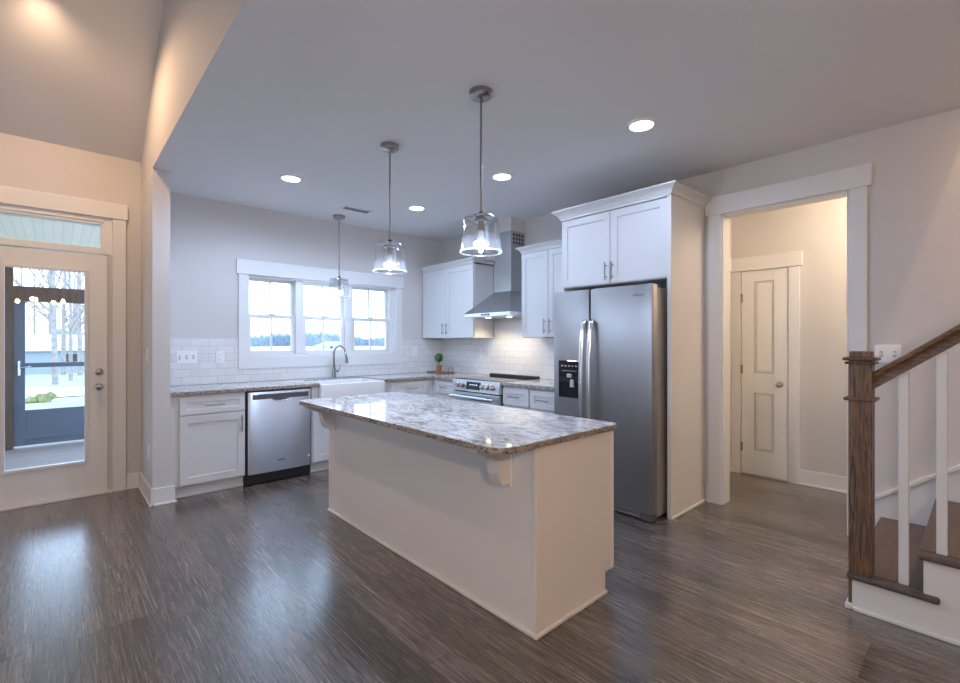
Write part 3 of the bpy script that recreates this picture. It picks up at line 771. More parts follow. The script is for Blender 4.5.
# ------------------------------------------------------------------ range hood
HY0, HY1 = -1.062, -1.822
t = thing('range_hood', 'stainless chimney range hood over the range', 'hood', (-0.25, (HY0+HY1)/2, 1.62))
cy0, cy1 = -1.31, -1.58; zc = 1.915
m = MB(); bm2 = bmesh.new()
lo = [(-0.5, HY0, 1.662), (-0.5, HY1, 1.662), (-0.012, HY1, 1.662), (-0.012, HY0, 1.662)]
hi = [(-0.245, cy0+0.002, zc), (-0.245, cy1-0.002, zc), (-0.012, cy1-0.002, zc), (-0.012, cy0+0.002, zc)]
vl = [bm2.verts.new(p) for p in lo]; vh = [bm2.verts.new(p) for p in hi]
bm2.faces.new(vl); bm2.faces.new(vh)
for i in range(4): bm2.faces.new((vl[i], vl[(i+1) % 4], vh[(i+1) % 4], vh[i]))
bmesh.ops.recalc_face_normals(bm2, faces=bm2.faces[:]); m.merge(bm2)
m.build('canopy', M['steelh'], t)
m = MB(); m.box(-0.502, -0.012, HY1-0.001, HY0+0.001, 1.620, 1.662, 0.002); rim = m.build('rim', M['steel'], t)
m = MB(); m.box(-0.506, -0.50, -1.50, -1.36, 1.632, 1.652, 0.001); m.build('control_strip', M['black'], rim)
m = MB()
for k in range(4): m.disc_axis([(0.006, 0), (0.006, 0.004)], (-0.506, -1.385-k*0.03, 1.642), (-1, 0, 0), 10)
m.build('buttons', M['handle'], rim)
m = MB(); m.box(-0.240, -0.012, cy1, cy0, zc, 2.600, 0.002); ch = m.build('chimney', M['steelh'], t)
for r in range(3):
    for c in range(4): MB().box(-0.205+c*0.045, -0.180+c*0.045, cy1-0.0015, cy1+0.01, 2.455+r*0.045, 2.485+r*0.045).build('vent_slot', M['black'], ch)
for y in (-1.27, -1.61):
    m = MB(); m.disc_axis([(0.03, 0), (0.03, 0.004)], (-0.30, y, 1.6205), (0, 0, -1), 14)
    m.build('hood_light', M['wlens'], t)
for y in (-1.27, -1.61): lamp('hood_glow', 'SPOT', HOOD_W*2, (1.0, 0.8, 0.55), (-0.26, y, 1.612), t, 0.03, 2.4, 0.9)

# ------------------------------------------------------------------ wall cabinets
def crown(m, x_front, ya, yb, z0, z1, out, depth_back=0.0, ends=(True, True)):
    """coved crown round a cabinet top that faces -x (ya > yb)"""
    prof = [(0.0, 0.0), (0.0, 0.22), (0.10, 0.26), (0.14, 0.34), (0.30, 0.52), (0.55, 0.68), (0.82, 0.80), (0.86, 0.84), (1.0, 0.88), (1.0, 1.0)]
    t = bmesh.new(); rings = []
    for f, h in prof:
        o = out*f; z = z0+(z1-z0)*h; yA = ya+(o if ends[0] else 0); yB = yb-(o if ends[1] else 0)
        rings.append([t.verts.new(p) for p in ((x_front-o, yA, z), (x_front-o, yB, z), (depth_back, yB, z), (depth_back, yA, z))])
    for a, b2 in zip(rings, rings[1:]):
        for k in range(4): t.faces.new((a[k], a[(k+1) % 4], b2[(k+1) % 4], b2[k]))
    t.faces.new(rings[0]); t.faces.new(rings[-1])
    bmesh.ops.recalc_face_normals(t, faces=t.faces[:]); m.merge(t)
GU = Face((-0.330, 0, 0), (0, -1, 0), (-1, 0, 0))
def wall_cab(ya, yb, doors, label, z0=1.384, z1=2.300, side=()):
    t = thing('wall_cabinet', label, 'cabinet', (-0.17, (ya+yb)/2, z0), 'kitchen wall cabinets')
    m = MB(); m.box(-0.330, -0.0105, yb, ya, z0, z1, 0.001); m.build('carcass', M['cab'], t)
    for (a, b2, hp) in doors:
        do = shaker('door', GU, a, b2, z0+0.004, z1-0.025, t, 0.058); pull(GU, hp, z0+0.115, 0.150, do, True)
    m = MB(); crown(m, -0.352, ya, yb, z1-0.020, z1+0.045, 0.045, -0.0105, (False, True) if side == 'l' else (True, False)); m.build('crown_molding', M['cab'], t)
    return t
wall_cab(-0.012, -1.055, [(0.020, 0.522, 0.480), (0.528, 1.050, 0.558)], 'white two-door wall cabinet between the window corner and hood', side='l')
wall_cab(-1.836, -2.578, [(1.842, 2.204, 2.170), (2.210, 2.572, 2.244)], 'white two-door wall cabinet between the hood and the fridge', z1=2.300)
# fridge surround: side panels and the deep cabinet above
t = thing('fridge_cabinet', 'tall white cabinet surround enclosing the refrigerator', 'cabinet', (-0.31, -3.10, 0))
m = MB(); m.box(-0.60, -0.0105, -2.605, -2.582, 0, 2.46, 0.001); m.build('side_panel', M['cab'], t)
m = MB(); m.box(-0.623, -0.001, -3.622, -3.596, 0, 2.46, 0.001); m.box(-0.632, -0.602, -3.624, -3.592, 0, 2.45, 0.002)
rp = m.build('side_panel', M['fpanel'], t)
m = MB(); m.box(-0.628, -0.018, -3.636, -3.6225, 0, 0.02, 0.005); m.build('base_shoe', M['trim'], rp)
m = MB(); m.box(-0.600, -0.001, -3.596, -2.605, 1.825, 2.46, 0.001); m.build('carcass', M['cab'], t)
GF = Face((-0.600, 0, 0), (0, -1, 0), (-1, 0, 0))
do = shaker('door', GF, 2.592, 3.090, 1.832, 2.435, t, 0.062); pull(GF, 3.062, 1.93, 0.150, do, True)
do = shaker('door', GF, 3.096, 3.592, 1.832, 2.435, t, 0.062); pull(GF, 3.124, 1.93, 0.150, do, True)
m = MB(); crown(m, -0.632, -2.582, -3.624, 2.440, 2.525, 0.060, -0.001); m.build('crown_molding', M['cab'], t)

# ------------------------------------------------------------------ refrigerator
FY0, FY1, FS = -2.652, -3.570, -3.024
t = thing('refrigerator', 'stainless side-by-side refrigerator with an ice dispenser', 'refrigerator', (-0.42, (FY0+FY1)/2, 0))
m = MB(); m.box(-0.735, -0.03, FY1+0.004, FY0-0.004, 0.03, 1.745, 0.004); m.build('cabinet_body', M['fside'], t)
def fdoor(name, ya, yb):
    prof = [(-0.742, ya), (-0.800, ya)]
    n = 12
    for k in range(n+1):
        s = -1+2*k/n; yy = (ya+yb)/2-(ya-yb)/2*s*0.975
        prof.append((-0.812-0.014*(1-s**4), yy))
    prof += [(-0.800, yb), (-0.742, yb)]
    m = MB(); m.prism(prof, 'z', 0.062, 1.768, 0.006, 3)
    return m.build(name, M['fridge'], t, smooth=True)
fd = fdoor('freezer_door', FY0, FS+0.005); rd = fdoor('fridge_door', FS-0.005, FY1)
m = MB(); m.box(-0.742, -0.735, FY1+0.006, FY0-0.006, 0.07, 1.74); m.build('gasket', M['black'], t)
def fhandle(par, y):
    pts = [(-0.826, y, 1.512), (-0.850, y, 1.495), (-0.868, y, 1.42), (-0.884, y, 1.20), (-0.887, y, 1.02), (-0.884, y, 0.84), (-0.872, y, 0.62), (-0.852, y, 0.545), (-0.826, y, 0.525)]
    m = MB(); m.tube(pts, [0.014, 0.0155, 0.0165, 0.0165, 0.0165, 0.0165, 0.0165, 0.0155, 0.014], 14, True, (1.0, 1.35)); m.build('handle', M['handle'], par, smooth=True)
fhandle(fd, FS+0.034); fhandle(rd, FS-0.040)
# dispenser
a, b2, z0, z1 = -2.722, -2.942, 0.866, 1.180
m = MB()
m.box(-0.835, -0.80, b2, a, 1.058, z1, 0.004)                      # control fascia
m.box(-0.832, -0.80, a-0.010, a, z0, 1.06); m.box(-0.832, -0.80, b2, b2+0.010, z0, 1.06); m.box(-0.836, -0.80, b2, a, z0, z0+0.016, 0.003)
m.box(-0.828, -0.80, b2, a, z0, 1.06)
ds = m.build('ice_dispenser', M['bglass'], fd)
m = MB(); m.box(-0.844, -0.826, -2.862, -2.812, 1.035, 1.068, 0.006); m.build('water_spout', M['grey'], ds)
m = MB(); m.prism([(-2.885, 0.955), (-2.842, 0.955), (-2.847, 1.020), (-2.880, 1.020)], 'x', -0.840, -0.828, 0.003, 2); m.build('paddle', M['grey'], ds)
m = MB()
for i in range(5): m.box(-0.8362, -0.834, -2.752-i*0.036-0.018, -2.752-i*0.036, 1.128, 1.140)
m.box(-0.8362, -0.834, -2.91, -2.76, 1.090, 1.094)
m.build('touch_symbols', M['grey'], ds)
m = MB(); m.box(-0.790, -0.742, FY1+0.02, FY0-0.02, 0.012, 0.058, 0.003); m.build('toe_grille', M['black'], t)
m = MB()
for k in range(3): m.box(-0.795, -0.788, FY1+0.10, FY0-0.03, 0.016+k*0.014, 0.023+k*0.014, 0.001)
m.build('grille_slats', M['grey'], t)
m = MB(); m.box(-0.815, -0.742, FY1+0.006, FY1+0.10, 0.010, 0.058, 0.004); m.build('hinge_foot', M['dgray'], t)
m = MB(); m.box(-0.80, -0.66, FY1+0.008, FY1+0.075, 1.745, 1.772, 0.006); m.build('hinge_cover', M['black'], t)
def text(name, body, size, loc, rot, m, parent, ext=0.0006):
    c = bpy.data.curves.new(name, 'FONT'); c.body = body; c.size = size; c.extrude = ext; c.align_x = 'CENTER'; c.align_y = 'CENTER'
    tmp = bpy.data.objects.new(name, c)
    me = bpy.data.meshes.new_from_object(tmp); bpy.data.objects.remove(tmp)
    me.materials.clear(); me.materials.append(m)
    o = bpy.data.objects.new(name, me); COL.objects.link(o); o.parent = parent
    o.location = Vector(loc)-wloc(parent); o.rotation_euler = rot; return o
text('brand_lettering', 'Whirlpool', 0.022, (-0.8272, -3.462, 1.690), (PI/2, 0, -PI/2), M['dgray'], rd)

# ------------------------------------------------------------------ island
IX0, IX1, IY0, IY1 = -2.434, -1.796, -3.850, -1.700
t = thing('kitchen_island', 'beige-white paneled kitchen island with corbels under the granite', 'island', ((IX0+IX1)/2, (IY0+IY1)/2, 0))
m = MB(); m.box(IX0+0.02, IX1, IY0+0.022, IY1-0.02, 0.105, 0.865); m.box(IX0+0.02, IX1+(-0.075), IY0+0.022, IY1-0.02, 0, 0.105); m.build('carcass', M['isl'], t)
m = MB(); m.box(IX0, IX0+0.02, IY0, IY1, 0, 0.865, 0.001); m.build('back_panel', M['isl'], t)
m = MB(); m.prism([(IX0, 0), (-1.872, 0), (-1.872, 0.112), (IX1, 0.112), (IX1, 0.865), (IX0, 0.865)], 'y', IY0, IY0+0.02, 0.001, 1); m.build('end_panel', M['isl'], t)
m = MB(); m.prism([(IX0, 0), (-1.872, 0), (-1.872, 0.112), (IX1, 0.112), (IX1, 0.865), (IX0, 0.865)], 'y', IY1-0.02, IY1, 0.001, 1); m.build('end_panel', M['isl'], t)
for y0, y1 in ((IY0-0.006, IY0+0.020), (IY1-0.022, IY1+0.006)):
    m = MB(); m.box(IX0-0.006, IX0+0.018, y0, y1, 0.0, 0.864, 0.004); m.build('corner_strip', M['isl'], t)
m = MB(); m.box(IX1-0.022, IX1+0.003, IY0-0.004, IY0+0.012, 0.113, 0.864, 0.003); m.build('corner_strip', M['isl'], t)
m = MB(); m.box(IX0-0.014, IX0, IY0-0.012, IY1+0.012, 0, 0.02, 0.005); m.box(IX0-0.012, -1.868, IY0-0.014, IY0, 0, 0.02, 0.005); m.build('base_shoe', M['isl'], t)
for k in range(3):
    F2 = Face((IX1, 0, 0), (0, 1, 0), (1, 0, 0))
    a = IY0+0.03+k*0.70
    dr = shaker('drawer', F2, a, a+0.69, 0.700, 0.848, t, 0.05); pull(F2, a+0.345, 0.775, 0.15, dr)
    do = shaker('door', F2, a, a+0.69, 0.118, 0.688, t); pull(F2, a+0.05, 0.6, 0.15, do, True)
def corbel(y):
    pr = [(IX0, 0.864), (-2.652, 0.864), (-2.652, 0.846)]
    for k in range(1, 7): s = k/6; pr.append((-2.652+0.092*s, 0.846-0.040*(1-math.cos(s*PI))/2-0.004*math.sin(s*PI)))
    for k in range(1, 7): s = k/6; pr.append((-2.560+0.030*math.sin(s*PI/2), 0.806-0.075*(1-math.cos(s*PI/2))))
    for k in range(1, 6): s = k/5; pr.append((-2.530+0.020*s, 0.731-0.040*s))
    for k in range(1, 6): s = k/5; pr.append((-2.510+0.035*(1-math.cos(s*PI/2)), 0.691-0.023*math.sin(s*PI/2)))
    pr += [(IX0, 0.668)]
    m = MB(); m.prism(pr, 'y', y-0.035, y+0.035, 0.003, 2)
    m.box(IX0-0.016, IX0, y-0.048, y+0.048, 0.655, 0.864, 0.003)
    return m.build('corbel', M['isl'], t)
corbel(-3.665); corbel(-1.765)
def rr(x0, x1, y0, y1, r, n=10, rn=None):
    p = []; rn = rn or r
    for (cx_, cy_, a0, r) in ((x1-r, y0+r, -PI/2, r), (x1-r, y1-r, 0, r), (x0+r, y1-r, PI/2, r), (x0+rn, y0+rn, PI, rn)):
        for k in range(n+1): a = a0+PI/2*k/n; p.append((cx_+r*math.cos(a), cy_+r*math.sin(a)))
    return p
slab('island_countertop', rr(-2.684, -1.772, -3.878, -1.690, 0.045, 8, 0.10), 0.866, 0.896, 'large rounded granite countertop on the kitchen island')

# ------------------------------------------------------------------ pendants
def pendant(x, y, label):
    t = thing('pendant_light', label, 'pendant light', (x, y, 1.845), 'clear glass pendant lights')
    m = MB(); m.lathe([(0.010, 2.716), (0.055, 2.722), (0.066, 2.732), (0.066, CH)], x, y, 32)
    for a in (0.6, 0.6+PI): m.disc_axis([(0.006, 0), (0.006, 0.006)], (x+0.042*math.cos(a), y+0.042*math.sin(a), 2.722), (0, 0, -1), 8)
    m.build('canopy', M['nickel'], t, smooth=True)
    m = MB(); m.tube([(x, y, 2.06), (x, y, 2.725)], 0.0065, 12); m.build('rod', M['nickel'], t, smooth=True)
    m = MB(); m.lathe([(0.030, 2.046), (0.030, 2.054), (0.018, 2.060), (0.010, 2.075)], x, y, 24); m.build('cap', M['black'], t, smooth=True)
    m = MB(); m.lathe([(0.040, 2.018), (0.040, 2.030), (0.022, 2.034), (0.018, 2.030), (0.018, 1.968)], x, y, 24); m.build('socket', M['nickel'], t, smooth=True)
    outer = [(0.026, 2.046), (0.088, 2.044), (0.097, 2.038), (0.100, 2.024), (0.108, 1.94), (0.119, 1.850), (0.121, 1.845)]
    inner = [(0.1160, 1.845), (0.1145, 1.850), (0.1045, 1.94), (0.0965, 2.022), (0.094, 2.034), (0.086, 2.040), (0.026, 2.042)]
    m = MB(); m.lathe(outer+inner, x, y, 48, False); m.build('glass_shade', M['shade'], t, smooth=True)
    m = MB(); m.lathe([(0.1215, 1.843), (0.1225, 1.846), (0.1215, 1.850), (0.1155, 1.850), (0.1145, 1.846), (0.1155, 1.843), (0.1215, 1.843)], x, y, 48, False); m.build('glass_lip', M['lip'], t, smooth=True)
    m = MB(); m.lathe([(0.086, 2.0445), (0.096, 2.040), (0.1005, 2.028), (0.099, 2.026), (0.094, 2.037), (0.085, 2.042), (0.086, 2.0445)], x, y, 48, False); m.build('glass_shoulder', M['lip'], t, smooth=True)
    m = MB(); m.lathe([(0.0165, 1.975), (0.0175, 1.955), (0.022, 1.925), (0.026, 1.905)], x, y, 20); b = m.build('bulb_neck', M['frost'], t, smooth=True)
    m = MB(); m.lathe([(0.026, 1.908), (0.040, 1.902), (0.044, 1.893), (0.040, 1.880), (0.028, 1.872), (0.010, 1.868)], x, y, 24); m.build('bulb', M['bulb'], t, smooth=True)
    lamp('pendant_glow', 'POINT', PEND_W, COOL, (x, y, 1.858), t, 0.012)
    return t
p1 = pendant(-2.258, -3.289, 'clear glass pendant light over the near end of the island')
copy_tree(p1, (-2.258, -2.313, 1.845), 'clear glass pendant light over the far end of the island')
p3 = copy_tree(p1, (-1.686, -0.290, 1.845), 'clear glass pendant light above the sink at the window')
for ch in p3.children:                                   # the sink bulb is a weaker one
    if ch.type == 'LIGHT': ch.data = ch.data.copy(); ch.data.energy = PEND_W*0.2

# ------------------------------------------------------------------ recessed lights and vent
def can(x, y, z, label, lens=M['lens'], col=COOL, e=CAN_W, group='recessed kitchen lights', r=0.072):
    t = thing('recessed_light', label, 'ceiling light', (x, y, z-0.012), group)
    m = MB(); m.lathe([(r, z-0.004), (r+0.004, z-0.012), (r+0.018, z-0.009), (r+0.024, z)], x, y, 32, False); m.build('trim_ring', M['plate'], t, smooth=True)
    m = MB(); m.lathe([(0.001, z-0.005), (r+0.001, z-0.004), (r+0.001, z-0.001), (0.001, z-0.001)], x, y, 32, False); m.build('lens', lens, t)
    lamp('recessed_glow', 'SPOT', e*3.2, col, (x, y, z-0.014), t, 0.06, 3.0, 0.6)
    return t
c0 = can(-1.222, -3.705, CH, 'round recessed ceiling light nearest the hall opening')
c1 = copy_tree(c0, (-1.226, -2.423, CH-0.012), 'round recessed ceiling light above the range aisle')
c2 = copy_tree(c0, (-1.228, -1.150, CH-0.012), 'round recessed ceiling light before the range corner, near the vent')
c3 = copy_tree(c0, (-2.535, -1.153, CH-0.012), 'round recessed ceiling light in front of the dishwasher')
for c, f in ((c0, 0.55), (c1, 0.40), (c2, 0.9), (c3, 1.6)):      # dimmed unevenly
    for ch in c.children:
        if ch.type == 'LIGHT': ch.data = ch.data.copy(); ch.data.energy = CAN_W*3.2*f
t = thing('ceiling_vent', 'small white ceiling register near the sink pendant', 'vent', (-1.66, -0.65, CH-0.008))
m = MB(); vx0, vx1, vy0, vy1 = -1.82, -1.50, -0.715, -0.585
m.box(vx0, vx1, vy0, vy0+0.018, CH-0.008, CH, 0.002); m.box(vx0, vx1, vy1-0.018, vy1, CH-0.008, CH, 0.002); m.box(vx0, vx0+0.018, vy0, vy1, CH-0.008, CH, 0.002); m.box(vx1-0.018, vx1, vy0, vy1, CH-0.008, CH, 0.002)
m.build('frame', M['plate'], t)
m = MB()
for k in range(9):
    y = vy0+0.022+k*0.0105
    m.prism([(y, CH-0.007), (y+0.002, CH-0.007), (y+0.009, CH-0.001), (y+0.007, CH-0.001)], 'x', vx0+0.016, vx1-0.016)
m.build('louvers', M['grey'], t)

# living-room lights on the vault
def vault_can(x, y, label):
    z = vz(y)
    t = thing('recessed_light', label, 'ceiling light', (x, y, z), 'recessed lights of the vaulted ceiling')
    q = Matrix.Translation((x, y, z)) @ Matrix.Rotation(math.atan(VS)*(-1 if y > RID else 1), 4, 'X')
    m = MB(); m.lathe([(0.072, -0.004), (0.076, -0.012), (0.09, -0.009), (0.096, 0)], 0, 0, 28, False, q); m.build('trim_ring', M['plate'], t, smooth=True)
    m = MB(); m.lathe([(0.001, -0.005), (0.073, -0.004)], 0, 0, 28, False, q); m.build('lens', M['wlens'], t)
    lamp('vault_glow', 'SPOT', LIVING_W, WARM, (x, y, z-0.05), t, 0.05, 2.85, 0.7)
    return t
vault_can(-4.11, -1.03, 'warm recessed light in the vaulted ceiling above the patio door')
# chandelier behind the camera, mirrored in the patio door's glass
cx0, cy0c, cz = -4.33, -6.45, 2.02
t = thing('chandelier', 'warm five-bulb chandelier mirrored in the patio door glass', 'chandelier', (cx0, cy0c, cz))
m = MB(); m.tube([(cx0, cy0c, cz-0.02), (cx0, cy0c, vz(cy0c))], 0.008, 8); m.lathe([(0.03, cz-0.05), (0.045, cz-0.02), (0.03, cz+0.04), (0.01, cz+0.06)], cx0, cy0c, 20); m.build('stem', M['nickel'], t, smooth=True)
for k in range(5):
    a = 2*PI*k/5+0.35; ex, ey = cx0+0.42*math.cos(a), cy0c+0.42*math.sin(a)
    m = MB(); m.tube([(cx0, cy0c, cz), (cx0+0.22*math.cos(a), cy0c+0.22*math.sin(a), cz-0.05), (ex, ey, cz-0.02), (ex, ey, cz+0.03)], 0.007, 8); m.build('arm', M['nickel'], t, smooth=True)
    m = MB(); m.lathe([(0.012, cz+0.03), (0.030, cz+0.05), (0.036, cz+0.075), (0.028, cz+0.10), (0.008, cz+0.112)], ex, ey, 16); m.build('bulb', M['wbulb'], t, smooth=True)
lamp('chandelier_glow', 'POINT', CHAND_W, (1.0, 0.74, 0.55), (cx0, cy0c, cz+0.09), t, 0.05)
# stairwell light
t = thing('flush_ceiling_light', 'warm flush ceiling light high in the stairwell above the stairs', 'ceiling light', (-0.60, -5.94, 5.31))
m = MB(); m.lathe([(0.02, 5.31), (0.10, 5.325), (0.14, 5.37), (0.14, 5.38)], -0.60, -5.94, 28); m.build('diffuser', M['wlens'], t, smooth=True)
m = MB(); m.lathe([(0.15, 5.38), (0.15, 5.40)], -0.60, -5.94, 28); m.build('base', M['nickel'], t, smooth=True)
lamp('stairwell_glow', 'POINT', STAIR_W*4, WARM, (-0.60, -5.94, 5.26), t, 0.06)
# hall light
hx, hy = 0.62, -5.00
t = thing('flush_ceiling_light', 'warm flush ceiling light inside the hall, hidden by the opening', 'ceiling light', (hx, hy, CH-0.09))
m = MB(); m.lathe([(0.02, CH-0.09), (0.10, CH-0.075), (0.14, CH-0.03), (0.14, CH-0.02)], hx, hy, 28); m.build('diffuser', M['wlens'], t, smooth=True)
m = MB(); m.lathe([(0.15, CH-0.02), (0.15, CH)], hx, hy, 28); m.build('base', M['nickel'], t, smooth=True)
lamp('hall_glow', 'POINT', HALL_W, (1.0, 0.78, 0.55), (hx, hy, CH-0.16), t, 0.1)

# ------------------------------------------------------------------ wall plates
def plate_y(y, x0, x1, z0, z1, kind_, label, facing='y'):
    """plate on a wall: facing 'y' (looks to -y), 'x-' (looks to -x)"""
    cxm, czm = (x0+x1)/2, (z0+z1)/2
    F3 = Face((0, y, 0), (1, 0, 0), (0, -1, 0)) if facing == 'y' else Face((y, 0, 0), (0, -1, 0), (-1, 0, 0))
    loc = (F3.mtx() @ Vector((cxm, 0, z0)))
    t = thing('switch_plate' if kind_[0] == 's' else 'outlet_plate', label, 'switch' if kind_[0] == 's' else 'outlet', loc[:])
    m = MB(); fbox(m, F3, x0, x1, 0.0, 0.007, z0, z1, 0.002); m.build('cover', M['plate'], t)
    if kind_[0] == 's':
        n = int(kind_[1])
        for k in range(n):
            xc = x0+(x1-x0)*(k+0.5)/n
            m = MB(); fbox(m, F3, xc-0.005, xc+0.005, 0.006, 0.017, czm-0.011, czm+0.011, 0.002); m.build('toggle', M['plate'], t)
            m = MB(); fbox(m, F3, xc-0.008, xc+0.008, 0.005, 0.0075, czm-0.018, czm+0.018); m.build('toggle_slot', M['slot'], t)
    else:
        for s in (-1, 1):
            m = MB(); fbox(m, F3, cxm-0.015, cxm+0.015, 0.006, 0.010, czm+s*0.021-0.014, czm+s*0.021+0.014, 0.003); so = m.build('socket', M['plate'], t)
            m = MB()
            for dx in (-0.006, 0.006): fbox(m, F3, cxm+dx-0.0012, cxm+dx+0.0012, 0.009, 0.0105, czm+s*0.021-0.004, czm+s*0.021+0.005)
            m.build('slots', M['slot'], so)
    return t
plate_y(-0.009, -3.190, -3.020, 1.128, 1.250, 's3', 'white triple switch plate on the tile near the stub wall')
plate_y(-0.009, -2.856, -2.780, 1.125, 1.243, 'o', 'white outlet on the tile left of the window')
plate_y(-0.009, -0.518, -0.442, 1.145, 1.265, 'o', 'white outlet on the tile right of the window')
plate_y(-0.009, 0.795, 0.870, 1.130, 1.250, 'o', 'white outlet on the tile left of the range', 'x')
plate_y(0.0, 4.722, 4.854, 1.200, 1.318, 's2', 'white double switch plate on the wall beside the stairs', 'x')
plate_y(XH, 0.345, 0.420, 1.170, 1.285, 's1', 'white switch plate on the side of the stub wall', 'x')
plate_y(XH, 0.405, 0.480, 0.355, 0.470, 'o', 'white outlet low on the side of the stub wall', 'x')

# ------------------------------------------------------------------ corner decoration
t = thing('wooden_tray', 'small wooden tray on the counter in the tiled corner', 'tray', (-0.20, -0.22, 0.92))
m = MB(); m.box(-0.30, -0.10, -0.40, -0.04, 0.920, 0.934, 0.003); m.build('base', M['board'], t)
m = MB(); m.tube([(-0.20, -0.392, 0.93), (-0.20, -0.400, 0.985), (-0.17, -0.400, 0.993), (-0.14, -0.400, 0.985), (-0.14, -0.392, 0.93)], 0.005, 8); m.build('handle', M['board'], t)
px, py = -0.215, -0.200
t = thing('potted_topiary', 'small round green topiary in a terracotta pot on tray', 'potted plant', (px, py, 0.934))
m = MB(); m.lathe([(0.030, 0.935), (0.036, 0.985), (0.040, 1.000), (0.041, 1.016), (0.033, 1.016), (0.031, 1.008)], px, py, 20); m.build('pot', M['terra'], t, smooth=True)
m = MB(); m.tube([(px, py, 1.008), (px+0.002, py, 1.05), (px, py, 1.10)], 0.0045, 8); m.build('stem', M['stem'], t)
m = MB(); bmf = bmesh.new()
for k in range(260):
    z = random.uniform(-1, 1); a = random.uniform(0, 2*PI); r = math.sqrt(1-z*z)
    d3 = Vector((r*math.cos(a), r*math.sin(a), z)); c = Vector((px, py, 1.122))+d3*random.uniform(0.040, 0.060)
    u = d3.orthogonal().normalized(); u.rotate(Matrix.Rotation(random.uniform(0, 6.28), 3, d3)); w3 = d3.cross(u)
    s = random.uniform(0.011, 0.017); tip = c+u*s+d3*0.004
    vs = [bmf.verts.new(c-u*s), bmf.verts.new(c+w3*s*0.55+d3*0.003), bmf.verts.new(tip), bmf.verts.new(c-w3*s*0.55+d3*0.003)]
    bmf.faces.new(vs)
bmesh.ops.create_icosphere(bmf, subdivisions=2, radius=0.042, matrix=Matrix.Translation((px, py, 1.122)))
m.merge(bmf); m.build('foliage', M['leaf'], t)

# ------------------------------------------------------------------ staircase
NX0, NX1 = -1.092, -1.000        # newel
RISE, RUN, NS = 0.185, 0.260, 6
YS = -4.752                       # first nosing
t = thing('staircase', 'staircase with dark wood treads and white risers beside the grey wall', 'staircase', (-0.55, -5.2, 0))
poly = [(YS-0.020, 0)]
for k in range(NS):
    poly += [(YS-0.020-k*RUN, RISE*(k+1)-0.028), (YS-0.020-(k+1)*RUN, RISE*(k+1)-0.028)]
poly += [(YS-0.020-NS*RUN, 0)]
m = MB(); m.prism(poly, 'x', -1.097, -1.060); m.build('stringer', M['trim'], t)
for k in range(NS):
    y = YS-k*RUN; z = RISE*(k+1)
    mm = MB()
    mm.box(-1.060, -0.016, y-RUN-0.018, y, z-0.028, z, 0.009, 3)
    mm.box(-1.122, -1.0605, y-RUN-0.075, y, z-0.028, z, 0.010, 3)
    mm.build('tread', M['tread'], t)
    mm = MB(); mm.box(-1.060, -0.016, y-0.036, y-0.018, z-RISE, z-0.029); mm.build('riser', M['trim'], t)
m = MB(); m.box(-1.109, -1.097, YS-0.020-NS*RUN, YS-0.024, 0, 0.020, 0.005); m.build('base_shoe', M['trim'], t)
sl = RISE/RUN
m = MB()
y0, y1 = -4.700, YS-NS*RUN
zt = lambda y: 0.310+(-4.715-y)*sl
m.prism([(y0, 0), (y0, zt(y0)), (y1, zt(y1)), (y1, zt(y1)-0.6), (y0-0.25, 0)], 'x', -0.016, -0.0005); m.build('wall_skirt', M['trim'], t)
m = MB(); m.prism([(y0, zt(y0)-0.028), (y0, zt(y0)), (y1, zt(y1)), (y1, zt(y1)-0.028)], 'x', -0.030, -0.016, 0.003, 2); m.build('skirt_cap', M['trim'], t)
# railing: newel, handrail, balusters
t = thing('stair_railing', 'dark oak newel and handrail with white balusters on the stairs', 'railing', (-1.046, -4.80, 0))
ny0, ny1 = -4.848, -4.756
m = MB(); m.box(NX0, NX1, ny0, ny1, 0.0, 1.258, 0.003)
nw = m.build('newel_post', M['oak'], t)
def ring(z0, z1, o, name):
    m = MB(); m.box(NX0-o, NX1+o, ny0-o, ny1+o, z0, z1, min(0.006, (z1-z0)*0.4), 3); m.build(name, M['oak'], nw)
ring(1.046, 1.062, 0.018, 'newel_band'); ring(1.228, 1.240, 0.014, 'newel_cove'); ring(1.246, 1.262, 0.022, 'newel_cap_plate')
m = MB(); m.box(NX0+0.003, NX1-0.003, ny0+0.003, ny1-0.003, 1.262, 1.292, 0.003); m.build('newel_cap', M['oak'], nw)
m = MB(); m.box(NX0-0.012, NX1+0.004, ny1-0.016, ny1+0.012, 0, 0.030, 0.005); m.build('newel_shoe', M['trim'], nw)
rx = -1.046
rz = lambda y: 1.140+(-4.847-y)*0.775
yE = YS-NS*RUN
m = MB()
prof = [(-0.030, -0.030), (0.030, -0.030), (0.030, -0.008), (0.022, 0.004), (0.030, 0.018), (0.024, 0.032), (0.010, 0.038), (-0.010, 0.038), (-0.024, 0.032), (-0.030, 0.018), (-0.022, 0.004), (-0.030, -0.008)]
bmr = bmesh.new(); ra_, rb_ = [], []
for (dx, dz) in prof:
    ra_.append(bmr.verts.new((rx+dx, ny0+0.001, rz(ny0)+dz*1.26))); rb_.append(bmr.verts.new((rx+dx, yE, rz(yE)+dz*1.26)))
bmr.faces.new(ra_); bmr.faces.new(rb_)
for i in range(len(prof)): bmr.faces.new((ra_[i], ra_[(i+1) % len(prof)], rb_[(i+1) % len(prof)], rb_[i]))
bmesh.ops.recalc_face_normals(bmr, faces=bmr.faces[:]); m.merge(bmr)
m.build('handrail', M['oaky'], t, smooth=True)
for k in range(NS*2-1):
    y = -4.960-k*0.13
    step = int((YS-0.01-y)//RUN); z = RISE*(step+1)
    m = MB(); m.box(-1.064, -1.028, y-0.018, y+0.018, z, rz(y)-0.036, 0.002); m.build('baluster', M['trim'], t)

